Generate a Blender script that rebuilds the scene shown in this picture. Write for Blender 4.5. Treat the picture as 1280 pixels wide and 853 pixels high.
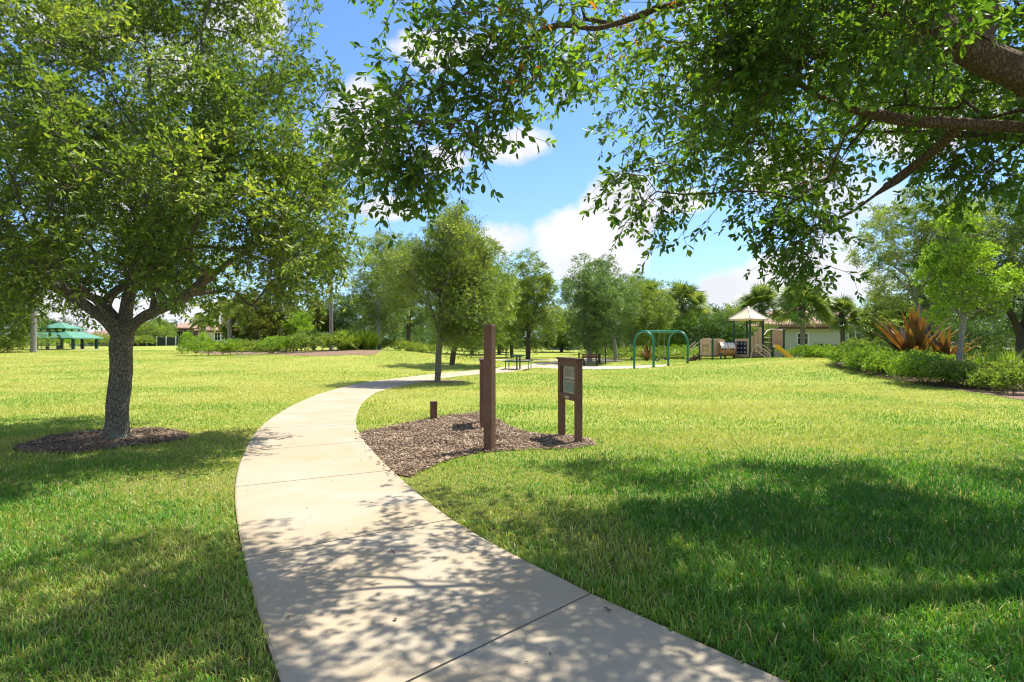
import bpy, math, random
import numpy as np
from mathutils import Vector, Matrix

for o in list(bpy.data.objects):
    bpy.data.objects.remove(o)
scn = bpy.context.scene
COL = scn.collection
R = math.radians
rng = np.random.default_rng(11)
random.seed(11)
F = 800.0; CX = 640.0; CY = 426.5; EYE = 1.5

# ---------------------------------------------------------------- camera
cd = bpy.data.cameras.new('camera'); cam = bpy.data.objects.new('camera', cd); COL.objects.link(cam)
cam.location = (0, 0, EYE); cam.rotation_euler = (R(90), 0, 0)
cd.sensor_width = 36; cd.lens = 36 * F / 1280; cd.clip_start = .05; cd.clip_end = 3000
scn.camera = cam

# ---------------------------------------------------------------- sun direction, sky, exposure
SUN_EL = R(63); SUN_H = Vector((.74, .67)).normalized()
SDIR = Vector((SUN_H.x * math.cos(SUN_EL), SUN_H.y * math.cos(SUN_EL), math.sin(SUN_EL)))
sd = bpy.data.lights.new('sun', 'SUN'); sd.energy = 4.3; sd.angle = R(.53); sd.color = (1, .95, .86)
so = bpy.data.objects.new('sun', sd); COL.objects.link(so)
so.rotation_euler = SDIR.to_track_quat('Z', 'Y').to_euler()
scn.view_settings.view_transform = 'Standard'; scn.view_settings.look = 'None'
scn.view_settings.gamma = 1; scn.view_settings.use_curve_mapping = False
scn.view_settings.exposure = 1.05

W = bpy.data.worlds.new('World'); scn.world = W; W.use_nodes = True
nt = W.node_tree; nt.nodes.clear()
def N(t, typ, **kw):
    n = t.nodes.new(typ)
    for k, v in kw.items():
        if k.startswith('i_'):
            n.inputs[k[2:].replace('_', ' ')].default_value = v
        else:
            setattr(n, k, v)
    return n
def mathn(t, op, a, b=None, c=None, clamp=False):
    n = t.nodes.new('ShaderNodeMath'); n.operation = op; n.use_clamp = clamp
    for i, v in enumerate((a, b, c)):
        if v is None: continue
        if isinstance(v, (int, float)): n.inputs[i].default_value = v
        else: t.links.new(v, n.inputs[i])
    return n.outputs[0]
def mixc(t, fac, a, b, mode='MIX'):
    n = t.nodes.new('ShaderNodeMix'); n.data_type = 'RGBA'; n.blend_type = mode
    for s, v in ((n.inputs[0], fac), (n.inputs[6], a), (n.inputs[7], b)):
        if isinstance(v, (int, float)): s.default_value = v
        elif isinstance(v, (tuple, list)): s.default_value = (*v[:3], 1)
        else: t.links.new(v, s)
    return n.outputs[2]
sky = N(nt, 'ShaderNodeTexSky', sky_type='NISHITA', sun_disc=False)
sky.sun_elevation = SUN_EL; sky.sun_rotation = math.atan2(SUN_H.x, SUN_H.y)
sky.air_density = 1.0; sky.dust_density = .4; sky.ozone_density = 2.2; sky.altitude = 0
tc = N(nt, 'ShaderNodeTexCoord')
dirv = tc.outputs['Generated']
nz = N(nt, 'ShaderNodeTexNoise', i_Scale=5.5, i_Detail=7.0, i_Roughness=.55); nt.links.new(dirv, nz.inputs['Vector'])
blobs = [(712, 300, 100, 60), (770, 262, 70, 45), (640, 300, 60, 35), (905, 360, 62, 40), (965, 345, 60, 28), (450, 155, 42, 58), (640, 186, 62, 26), (560, 200, 40, 20), (860, 250, 50, 22), (490, 262, 60, 18),
         (110, 40, 70, 40), (215, 95, 80, 40), (962, 214, 48, 30), (1045, 352, 55, 26), (90, 392, 130, 26), (310, 30, 50, 40), (290, 395, 140, 26), (1160, 150, 60, 40), (560, 60, 70, 25)]
acc = None
for bx_, by_, rx_, ry_ in blobs:
    d = Vector(((bx_ - CX) / F, 1, (CY - by_) / F)).normalized()
    s = N(nt, 'ShaderNodeVectorMath', operation='SUBTRACT'); nt.links.new(dirv, s.inputs[0]); s.inputs[1].default_value = d
    m = N(nt, 'ShaderNodeVectorMath', operation='MULTIPLY'); nt.links.new(s.outputs[0], m.inputs[0])
    m.inputs[1].default_value = (F / rx_, F / rx_, F / ry_)
    l = N(nt, 'ShaderNodeVectorMath', operation='LENGTH'); nt.links.new(m.outputs[0], l.inputs[0])
    f = mathn(nt, 'SUBTRACT', 1.25, l.outputs['Value'])
    acc = f if acc is None else mathn(nt, 'MAXIMUM', acc, f)
# unseen broad clouds behind and overhead, coverage raised for neutral fill light
mp = N(nt, 'ShaderNodeMapping'); mp.inputs['Scale'].default_value = (1, 1, 2.2); nt.links.new(dirv, mp.inputs[0])
nb = N(nt, 'ShaderNodeTexNoise', i_Scale=2.6, i_Detail=8.0, i_Roughness=.55); nt.links.new(mp.outputs[0], nb.inputs['Vector'])
sep = N(nt, 'ShaderNodeSeparateXYZ'); nt.links.new(dirv, sep.inputs[0])
back = mathn(nt, 'MULTIPLY', mathn(nt, 'MAXIMUM', mathn(nt, 'SUBTRACT', .35, sep.outputs[1]), mathn(nt, 'SUBTRACT', sep.outputs[2], .55)), 3.0, clamp=True)
bcl = mathn(nt, 'MULTIPLY', mathn(nt, 'SUBTRACT', nb.outputs[0], .47), 6.0)
acc2 = mathn(nt, 'MAXIMUM', mathn(nt, 'MAXIMUM', acc, -1.0), mathn(nt, 'MULTIPLY', bcl, back))
pert = mathn(nt, 'MULTIPLY', mathn(nt, 'SUBTRACT', nz.outputs[0], .5), 3.6)
cm = mathn(nt, 'ADD', acc2, pert)
mask = mathn(nt, 'SMOOTH_MIN', mathn(nt, 'MULTIPLY', mathn(nt, 'MAXIMUM', mathn(nt, 'SUBTRACT', cm, .2), 0.0), 2.8), 1.0, .35, clamp=True)
# thin horizon veil
veil = mathn(nt, 'MULTIPLY', mathn(nt, 'SUBTRACT', .30, sep.outputs[2]), 1.5, clamp=True)
sat = N(nt, 'ShaderNodeHueSaturation', i_Saturation=1.0, i_Value=1.0); nt.links.new(sky.outputs[0], sat.inputs['Color'])
cool = mixc(nt, 1.0, sat.outputs[0], (.52, .66, .84), 'MULTIPLY')
sk2 = mixc(nt, mathn(nt, 'MULTIPLY', veil, .38), cool, (1.9, 2.4, 3.2))
shade = N(nt, 'ShaderNodeTexNoise', i_Scale=9.0, i_Detail=4.0); nt.links.new(dirv, shade.inputs['Vector'])
ccol = mixc(nt, mathn(nt, 'MULTIPLY', mathn(nt, 'SUBTRACT', shade.outputs[0], .38), 2.6, clamp=True), (3.3, 3.35, 3.6), (4.1, 4.1, 4.1))
fin = mixc(nt, mask, sk2, ccol)
bg = N(nt, 'ShaderNodeBackground', i_Strength=.13); nt.links.new(fin, bg.inputs[0])
wo = N(nt, 'ShaderNodeOutputWorld'); nt.links.new(bg.outputs[0], wo.inputs[0])
try: W.cycles.sampling_method = 'AUTOMATIC'
except Exception: pass
scn.cycles.filter_width = 1.1; scn.cycles.max_bounces = 6; scn.cycles.diffuse_bounces = 3; scn.cycles.transmission_bounces = 4; scn.cycles.transparent_max_bounces = 4

# ---------------------------------------------------------------- helpers
def at(px, py, Y):
    return np.array([(px - CX) / F * Y, Y, EYE - (py - CY) / F * Y])
def S(t):
    t = np.clip(t, 0, 1); return t * t * (3 - 2 * t)
def vnoise(x, y, s, seed=0):
    x = np.asarray(x, float) / s + seed * 17.3; y = np.asarray(y, float) / s - seed * 9.1
    xi = np.floor(x); yi = np.floor(y); fx = x - xi; fy = y - yi
    fx = fx * fx * (3 - 2 * fx); fy = fy * fy * (3 - 2 * fy)
    def hsh(a, b):
        v = np.sin(a * 127.1 + b * 311.7) * 43758.5453
        return v - np.floor(v)
    return (hsh(xi, yi) * (1 - fx) + hsh(xi + 1, yi) * fx) * (1 - fy) + (hsh(xi, yi + 1) * (1 - fx) + hsh(xi + 1, yi + 1) * fx) * fy
def H(x, y):
    x = np.asarray(x, float); y = np.asarray(y, float)
    h = .62 * S((y - 17) / 42) * S((-x - 3) / 10)
    h = h + .62 * np.exp(-.5 * (((x + 8.5) / 5.) ** 2 + ((y - 43) / 6.) ** 2))
    sx = np.where(x < 15, 4.3, 9.0)
    h = h + .58 * np.exp(-.5 * (((x - 15) / sx) ** 2 + ((y - 33) / 7.) ** 2))
    h = h + .3 * S((y - 70) / 60)
    m = np.clip(1.6 - np.sqrt(((x - 5.2) / 4.6) ** 2 + ((y - 37.5) / 3.9) ** 2) * 1.25, 0, 1); m = S(m)
    h = h * (1 - m) - .10 * m
    h = h + (vnoise(x, y, 3.1) - .5) * .04 * S((y - 5) / 10)
    return h
def gp(px, py):
    """where the view ray through a photo pixel meets the ground"""
    dx = (px - CX) / F; dz = -(py - CY) / F
    Y = 1.5
    while Y < 160:
        if EYE + dz * Y < float(H(dx * Y, Y)): break
        Y += .02 + Y * .002
    return np.array([dx * Y, Y, float(H(dx * Y, Y))])
def inpoly(x, y, poly):
    x = np.asarray(x); y = np.asarray(y); inside = np.zeros(x.shape, bool); n = len(poly)
    for i in range(n):
        x1, y1 = poly[i][:2]; x2, y2 = poly[(i + 1) % n][:2]
        c = (y1 > y) != (y2 > y)
        with np.errstate(divide='ignore', invalid='ignore'):
            inside ^= c & (x < (x2 - x1) * (y - y1) / ((y2 - y1) + 1e-12) + x1)
    return inside
def smooth_closed(pts, k=8):
    pts = [np.array(p, float)[:2] for p in pts]; n = len(pts); out = []
    for i in range(n):
        p0, p1, p2, p3 = pts[i - 1], pts[i], pts[(i + 1) % n], pts[(i + 2) % n]
        for j in range(k):
            t = j / k
            out.append(.5 * (2 * p1 + (p2 - p0) * t + (2 * p0 - 5 * p1 + 4 * p2 - p3) * t * t + (3 * p1 - p0 - 3 * p2 + p3) * t ** 3))
    return out
def smooth_open(pts, k=8):
    pts = [np.array(p, float) for p in pts]; n = len(pts); out = []
    for i in range(n - 1):
        p0 = pts[max(i - 1, 0)]; p1 = pts[i]; p2 = pts[i + 1]; p3 = pts[min(i + 2, n - 1)]
        for j in range(k):
            t = j / k
            out.append(.5 * (2 * p1 + (p2 - p0) * t + (2 * p0 - 5 * p1 + 4 * p2 - p3) * t * t + (3 * p1 - p0 - 3 * p2 + p3) * t ** 3))
    out.append(pts[-1]); return out

def tag(o, label=None, cat=None, group=None, kind=None):
    if label: o['label'] = label
    if cat: o['category'] = cat
    if group: o['group'] = group
    if kind: o['kind'] = kind
    return o
def rootloc(p):
    if p is None: return np.zeros(3)
    while p.parent: p = p.parent
    return np.array(p.location)
def thing(name, loc, label, cat, group=None):
    o = bpy.data.objects.new(name, None); COL.objects.link(o); o.location = [float(v) for v in loc]
    o.empty_display_size = .2
    return tag(o, label, cat, group)
def link_mesh(me, name, mats, parent, smooth):
    for m in (mats if isinstance(mats, (list, tuple)) else [mats]): me.materials.append(m)
    o = bpy.data.objects.new(name, me); COL.objects.link(o)
    if parent is not None: o.parent = parent
    if smooth: me.shade_smooth()
    return o
def np_mesh(name, V, quads=None, tris=None, mats=None, parent=None, smooth=False, tint=None, mi=None):
    """fast mesh from arrays; V in world coords; tint/mi per face (quads first)"""
    V = np.asarray(V, np.float32).reshape(-1, 3) - rootloc(parent).astype(np.float32)
    q = np.zeros((0, 4), np.int32) if quads is None else np.asarray(quads, np.int32).reshape(-1, 4)
    t = np.zeros((0, 3), np.int32) if tris is None else np.asarray(tris, np.int32).reshape(-1, 3)
    me = bpy.data.meshes.new(name)
    me.vertices.add(len(V)); me.vertices.foreach_set('co', V.ravel())
    nl = q.size + t.size; me.loops.add(nl)
    me.loops.foreach_set('vertex_index', np.concatenate([q.ravel(), t.ravel()]))
    npoly = len(q) + len(t); me.polygons.add(npoly)
    st = np.concatenate([np.arange(len(q)) * 4, len(q) * 4 + np.arange(len(t)) * 3]).astype(np.int32)
    me.polygons.foreach_set('loop_start', st)
    if mi is not None: me.polygons.foreach_set('material_index', np.asarray(mi, np.int32))
    if tint is not None:
        a = me.attributes.new('tint', 'FLOAT', 'FACE'); a.data.foreach_set('value', np.asarray(tint, np.float32))
    me.update(calc_edges=True)
    return link_mesh(me, name, mats, parent, smooth)

class MB:
    """collects simple solids (world coordinates) into one mesh"""
    def __init__(s): s.v = []; s.f = []
    def add(s, vs, fs):
        b = len(s.v); s.v += [tuple(float(c) for c in v) for v in vs]; s.f += [tuple(i + b for i in f) for f in fs]; return s
    def box(s, c, size, rz=0, bev=0, tilt=None):
        hx, hy, hz = [v / 2 for v in size]
        b = min(bev, hx * .9, hy * .9)
        if b > 0:
            ring = [(-hx + b, -hy), (hx - b, -hy), (hx, -hy + b), (hx, hy - b), (hx - b, hy), (-hx + b, hy), (-hx, hy - b), (-hx, -hy + b)]
            k = (1 - b / max(hx, hy))
            lv = [(-hz, k), (-hz + b, 1), (hz - b, 1), (hz, k)]
            vs = [(x * q, y * q, z) for z, q in lv for x, y in ring]; n = 8
            fs = [tuple(range(n - 1, -1, -1)), tuple(range(3 * n, 4 * n))]
            for l in range(3):
                for i in range(n): fs.append((l * n + i, l * n + (i + 1) % n, (l + 1) * n + (i + 1) % n, (l + 1) * n + i))
        else:
            vs = [(x, y, z) for z in (-hz, hz) for x, y in ((-hx, -hy), (hx, -hy), (hx, hy), (-hx, hy))]
            fs = [(3, 2, 1, 0), (4, 5, 6, 7), (0, 1, 5, 4), (1, 2, 6, 5), (2, 3, 7, 6), (3, 0, 4, 7)]
        M = Matrix.Rotation(rz, 3, 'Z')
        if tilt is not None: M = M @ tilt
        return s.add([tuple(M @ Vector(v) + Vector([float(q) for q in c])) for v in vs], fs)
    def bar(s, a, b, w, t, up=(0, 0, 1)):
        a = Vector([float(q) for q in a]); b = Vector([float(q) for q in b]); d = (b - a).normalized(); up = Vector(up)
        x = d.cross(up)
        if x.length < 1e-4: x = d.cross(Vector((1, 0, 0)))
        x.normalize(); y = x.cross(d)
        vs = [p + x * i * w / 2 + y * j * t / 2 for p in (a, b) for i, j in ((-1, -1), (1, -1), (1, 1), (-1, 1))]
        return s.add(vs, [(3, 2, 1, 0), (4, 5, 6, 7), (0, 1, 5, 4), (1, 2, 6, 5), (2, 3, 7, 6), (3, 0, 4, 7)])
    def tube(s, pts, r, n=8, cap=True):
        P = [Vector([float(q) for q in p]) for p in pts]; rr = r if isinstance(r, (list, tuple, np.ndarray)) else [r] * len(P)
        vs = []; prev = None
        for i, p in enumerate(P):
            d = (P[min(i + 1, len(P) - 1)] - P[max(i - 1, 0)]).normalized()
            if prev is None:
                x = d.cross(Vector((0, 0, 1)))
                if x.length < .05: x = d.cross(Vector((1, 0, 0)))
            else: x = prev - d * prev.dot(d)
            x.normalize(); prev = x; y = d.cross(x)
            for k in range(n):
                a = 2 * math.pi * k / n
                vs.append(p + (x * math.cos(a) + y * math.sin(a)) * float(rr[i]))
        fs = []
        for i in range(len(P) - 1):
            for k in range(n): fs.append((i * n + k, i * n + (k + 1) % n, (i + 1) * n + (k + 1) % n, (i + 1) * n + k))
        if cap: fs += [tuple(range(n - 1, -1, -1)), tuple(range((len(P) - 1) * n, len(P) * n))]
        return s.add(vs, fs)
    def prism(s, pts, o, u, v, w, th):
        """polygon pts (2d) in plane origin o, axes u,v, extruded th along w (centred)"""
        o, u, v, w = [Vector([float(q) for q in k]) for k in (o, u, v, w)]
        n = len(pts); vs = [o + u * a + v * b + w * t for t in (-th / 2, th / 2) for a, b in pts]
        fs = [tuple(range(n - 1, -1, -1)), tuple(range(n, 2 * n))] + [(i, (i + 1) % n, n + (i + 1) % n, n + i) for i in range(n)]
        return s.add(vs, fs)
    def build(s, name, mat, parent=None, smooth=False):
        l = Vector(rootloc(parent)); me = bpy.data.meshes.new(name)
        me.from_pydata([tuple(Vector(v) - l) for v in s.v], [], s.f)
        me.update(); o = link_mesh(me, name, mat, parent, False)
        if smooth:
            me.shade_smooth()
            try: me.set_sharp_from_angle(angle=R(40))
            except Exception: pass
        return o
def copy_tree(o, parent=None):
    c = o.copy(); COL.objects.link(c)
    if parent is not None: c.parent = parent
    for ch in [q for q in bpy.data.objects if q.parent == o]: copy_tree(ch, c)
    return c

# ---------------------------------------------------------------- materials
def pmat(name, col, rough=.6, var=.12, scale=8, bump=0, bscale=30, spec=.4, metal=0, dirt=None, coords='Object'):
    m = bpy.data.materials.new(name); m.use_nodes = True; t = m.node_tree
    b = t.nodes['Principled BSDF']; b.inputs['Roughness'].default_value = rough
    b.inputs['Specular IOR Level'].default_value = spec; b.inputs['Metallic'].default_value = metal
    c = N(t, 'ShaderNodeTexCoord')
    n = N(t, 'ShaderNodeTexNoise', i_Scale=scale, i_Detail=5.0, i_Roughness=.6); t.links.new(c.outputs[coords], n.inputs['Vector'])
    a = [min(1, v * (1 + var)) for v in col]; d = [v * (1 - var) for v in col]
    f = mathn(t, 'MULTIPLY', mathn(t, 'SUBTRACT', n.outputs[0], .3), 2.5, clamp=True)
    o = mixc(t, f, d, a)
    if dirt:
        n2 = N(t, 'ShaderNodeTexNoise', i_Scale=scale * .23, i_Detail=6.0); t.links.new(c.outputs[coords], n2.inputs['Vector'])
        f2 = mathn(t, 'MULTIPLY', mathn(t, 'SUBTRACT', n2.outputs[0], .5), 3.0, clamp=True)
        o = mixc(t, f2, o, dirt)
    t.links.new(o, b.inputs['Base Color'])
    if bump:
        n3 = N(t, 'ShaderNodeTexNoise', i_Scale=bscale, i_Detail=6.0, i_Roughness=.65); t.links.new(c.outputs[coords], n3.inputs['Vector'])
        bp = N(t, 'ShaderNodeBump', i_Strength=bump, i_Distance=.02); t.links.new(n3.outputs[0], bp.inputs['Height']); t.links.new(bp.outputs[0], b.inputs['Normal'])
    return m
def leafmat(name, dark, mid, light, trans=.35, tcol=None, rough=.45, nscale=.6, odd=None):
    """foliage: per-leaf tint attribute, big soft variation between clumps, light through the leaf"""
    m = bpy.data.materials.new(name); m.use_nodes = True; t = m.node_tree; t.nodes.clear()
    at_ = N(t, 'ShaderNodeAttribute', attribute_name='tint')
    c = N(t, 'ShaderNodeTexCoord'); n = N(t, 'ShaderNodeTexNoise', i_Scale=nscale, i_Detail=2.0); t.links.new(c.outputs['Object'], n.inputs['Vector'])
    v = mathn(t, 'ADD', mathn(t, 'MULTIPLY', at_.outputs['Fac'], .75), mathn(t, 'MULTIPLY', mathn(t, 'SUBTRACT', n.outputs[0], .4), 1.1), clamp=True)
    cr = N(t, 'ShaderNodeValToRGB'); e = cr.color_ramp.elements
    e[0].position = .05; e[0].color = (*dark, 1); e[1].position = .9; e[1].color = (*light, 1)
    k = e.new(.5); k.color = (*mid, 1)
    if odd: k2 = e.new(1.0); k2.color = (*odd, 1)
    t.links.new(v, cr.inputs[0])
    b = N(t, 'ShaderNodeBsdfPrincipled', i_Roughness=rough); b.inputs['Specular IOR Level'].default_value = .5
    t.links.new(cr.outputs[0], b.inputs['Base Color'])
    tr = N(t, 'ShaderNodeBsdfTranslucent')
    t.links.new(mixc(t, 1.0, cr.outputs[0], tcol or (1.5, 1.45, .55), 'MULTIPLY'), tr.inputs[0])
    mx = N(t, 'ShaderNodeMixShader', i_Fac=trans); t.links.new(b.outputs[0], mx.inputs[1]); t.links.new(tr.outputs[0], mx.inputs[2])
    o = N(t, 'ShaderNodeOutputMaterial'); t.links.new(mx.outputs[0], o.inputs[0])
    return m
def barkmat(name, a, b_, scale=9, moss=None, strength=.9):
    m = bpy.data.materials.new(name); m.use_nodes = True; t = m.node_tree; b = t.nodes['Principled BSDF']
    b.inputs['Roughness'].default_value = .9; b.inputs['Specular IOR Level'].default_value = .15
    c = N(t, 'ShaderNodeTexCoord'); mp = N(t, 'ShaderNodeMapping'); mp.inputs['Scale'].default_value = (scale * 2.6, scale * 2.6, scale * 1.0); t.links.new(c.outputs['Object'], mp.inputs[0])
    n0 = N(t, 'ShaderNodeTexNoise', i_Scale=1.4, i_Detail=4.0); t.links.new(mp.outputs[0], n0.inputs['Vector'])
    wv = N(t, 'ShaderNodeVectorMath', operation='ADD'); t.links.new(mp.outputs[0], wv.inputs[0]); t.links.new(n0.outputs['Color'], wv.inputs[1])
    vo = N(t, 'ShaderNodeTexVoronoi', feature='DISTANCE_TO_EDGE', i_Scale=1.5); t.links.new(wv.outputs[0], vo.inputs['Vector'])
    crk = mathn(t, 'MULTIPLY', vo.outputs['Distance'], 4.5, clamp=True)
    n = N(t, 'ShaderNodeTexNoise', i_Scale=3.0, i_Detail=7.0, i_Roughness=.7); t.links.new(mp.outputs[0], n.inputs['Vector'])
    hgt = mathn(t, 'ADD', mathn(t, 'MULTIPLY', crk, .5), mathn(t, 'MULTIPLY', n.outputs[0], .85))
    col = mixc(t, mathn(t, 'MULTIPLY', mathn(t, 'SUBTRACT', hgt, .25), 1.3, clamp=True), a, b_)
    if moss:
        n2 = N(t, 'ShaderNodeTexNoise', i_Scale=4.0, i_Detail=6.0, i_Roughness=.7); t.links.new(c.outputs['Object'], n2.inputs['Vector'])
        sp = N(t, 'ShaderNodeSeparateXYZ'); t.links.new(c.outputs['Object'], sp.inputs[0])
        low = mathn(t, 'MULTIPLY', mathn(t, 'SUBTRACT', 1.3, sp.outputs[2]), .8, clamp=True)
        f = mathn(t, 'MULTIPLY', mathn(t, 'MULTIPLY', mathn(t, 'SUBTRACT', n2.outputs[0], .47), 7.0, clamp=True), low)
        col = mixc(t, f, col, moss)
    t.links.new(col, b.inputs['Base Color'])
    bp = N(t, 'ShaderNodeBump', i_Strength=strength, i_Distance=.06); t.links.new(hgt, bp.inputs['Height']); t.links.new(bp.outputs[0], b.inputs['Normal'])
    return m
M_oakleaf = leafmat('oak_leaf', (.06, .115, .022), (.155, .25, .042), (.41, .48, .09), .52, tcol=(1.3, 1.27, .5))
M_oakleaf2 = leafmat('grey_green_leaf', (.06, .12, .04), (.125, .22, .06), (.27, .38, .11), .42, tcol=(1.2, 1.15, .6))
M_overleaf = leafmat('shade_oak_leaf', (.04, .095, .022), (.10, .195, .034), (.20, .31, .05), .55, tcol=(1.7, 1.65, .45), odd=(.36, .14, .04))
M_midleaf = leafmat('park_leaf', (.085, .155, .03), (.19, .28, .05), (.40, .48, .10), .48, tcol=(1.2, 1.15, .5))
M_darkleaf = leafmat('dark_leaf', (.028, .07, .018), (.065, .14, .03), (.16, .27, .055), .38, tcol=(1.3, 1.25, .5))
M_magleaf = leafmat('magnolia_leaf', (.05, .085, .018), (.13, .18, .03), (.33, .33, .06), .35, tcol=(1.3, 1.2, .5), odd=(.38, .22, .07))
M_limeleaf = leafmat('lime_leaf', (.12, .25, .02), (.27, .45, .035), (.48, .62, .07), .48, tcol=(1.15, 1.1, .5))
M_hedgeleaf = leafmat('hedge_leaf', (.08, .17, .02), (.21, .35, .035), (.42, .55, .07), .42, tcol=(1.2, 1.15, .5))
M_palmleaf = leafmat('palm_leaf', (.08, .15, .035), (.20, .29, .075), (.40, .45, .16), .38, tcol=(1.2, 1.1, .5))
M_bromleaf = leafmat('bronze_leaf', (.05, .028, .018), (.15, .075, .025), (.27, .23, .06), .30, tcol=(1.3, .9, .5), nscale=1.6)
M_yellowleaf = leafmat('yellow_leaf', (.35, .32, .02), (.6, .55, .03), (.75, .7, .05), .3)
M_bark = barkmat('oak_bark', (.06, .05, .038), (.46, .40, .31), 9, moss=(.30, .34, .27))
M_bark_warm = barkmat('limb_bark', (.07, .045, .026), (.32, .225, .145), 9, strength=.7)
M_bark_grey = barkmat('grey_bark', (.15, .14, .12), (.40, .38, .34), 7, strength=.5)
M_bark_mid = barkmat('park_bark', (.06, .05, .038), (.23, .19, .15), 8)
M_palmtrunk = barkmat('palm_trunk', (.15, .135, .12), (.36, .335, .30), 4, strength=.3)
# ---------------------------------------------------------------- the ground plan
PR = [(3.3, .2), (2.05, 1.7), (.47, 3.77), tuple(gp(565, 652)[:2]), tuple(gp(490, 590)[:2]), tuple(gp(456, 553)[:2]), tuple(gp(445, 532)[:2]), tuple(gp(448, 515)[:2]),
      tuple(gp(458, 500)[:2]), tuple(gp(478, 489)[:2]), tuple(gp(520, 479.5)[:2]), tuple(gp(575, 471)[:2]), tuple(gp(640, 465)[:2]), tuple(gp(692, 459)[:2]), tuple(gp(730, 455)[:2]), (7.6, 46), (9.5, 52)]
PL = [(1.2, -.6), (.1, 1.0), (-.80, 2.42), tuple(gp(305, 702)[:2]), tuple(gp(294, 611)[:2]), tuple(gp(306, 566)[:2]), tuple(gp(324, 537)[:2]), tuple(gp(347, 519)[:2]),
      tuple(gp(374, 504)[:2]), tuple(gp(412, 489.5)[:2]), tuple(gp(470, 477)[:2]), tuple(gp(545, 468)[:2]), tuple(gp(612, 461.5)[:2]), tuple(gp(665, 455.5)[:2]), tuple(gp(700, 452.3)[:2]), (4.6, 49), (6, 55)]
K = 10
SL = smooth_open(PL, K); SR = smooth_open(PR, K)
path_poly = [tuple(p) for p in SL] + [tuple(p) for p in SR[::-1]]
b1 = [gp(600, 450.6)[:2], gp(640, 449.5)[:2], gp(690, 449.6)[:2], gp(735, 451.0)[:2]]
b2 = [gp(600, 452.2)[:2], gp(640, 451.2)[:2], gp(690, 451.4)[:2], gp(735, 453.2)[:2]]
BL = smooth_open(b1, 6); BR = smooth_open(b2, 6)
branch_poly = [tuple(p) for p in BL] + [tuple(p) for p in BR[::-1]]
mb = [gp(*p)[:2] for p in [(513, 598), (545, 583), (580, 571), (614, 566), (665, 563), (715, 562), (743, 557), (737, 551), (712, 546), (672, 544), (640, 536), (622, 525), (604, 518), (575, 519), (545, 523), (505, 531), (470, 538), (452, 542)]]
mulch_poly = smooth_open(mb, 5)
edge_r = [p for p in SR if gp(456, 553)[1] + .9 > p[1] > gp(513, 598)[1]]
mulch_poly = [tuple(p[:2]) for p in mulch_poly] + [tuple(p) for p in edge_r[::-1]]
def ring(cx, cy, rx, ry, n=40, j=.08, seed=1):
    r = np.random.default_rng(seed); ph = r.uniform(0, 6, 4)
    return [(cx + rx * (1 + j * math.sin(3 * a + ph[0]) + j * .6 * math.sin(5 * a + ph[1])) * math.cos(a), cy + ry * (1 + j * math.sin(2 * a + ph[2]) + j * .6 * math.sin(7 * a + ph[3])) * math.sin(a)) for a in np.linspace(0, 2 * math.pi, n, endpoint=False)]
T1 = gp(145, 549)
ring1 = ring(T1[0] - .1, T1[1] - .1, 1.08, 1.12, seed=3)
sand_poly = ring(5.4, 37.3, 4.3, 3.0, 48, .05, 5)
# planting beds (left berm, right bed)
lb = smooth_closed([gp(*p)[:2] for p in [(240, 440), (262, 443.2), (300, 443), (345, 443.5), (365, 444.8), (400, 445.4), (440, 443.8), (475, 440.6), (500, 438)]] + [np.array([-6.3, 46]), np.array([-11, 52]), np.array([-20, 56]), np.array([-27, 56])], 5)
rbpts = [gp(*p)[:2] for p in [(1043, 458.5), (1075, 465), (1115, 474.5), (1150, 481), (1190, 487.5), (1235, 494), (1290, 503)]]
rb = smooth_open(rbpts, 5) + [np.array([16.5, 11.5]), np.array([17.2, 17]), np.array([18, 24]), np.array([18.8, 30]), np.array([17, 33.5])]
lb = [tuple(p) for p in lb]; rb = [tuple(p[:2]) for p in rb]

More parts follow.
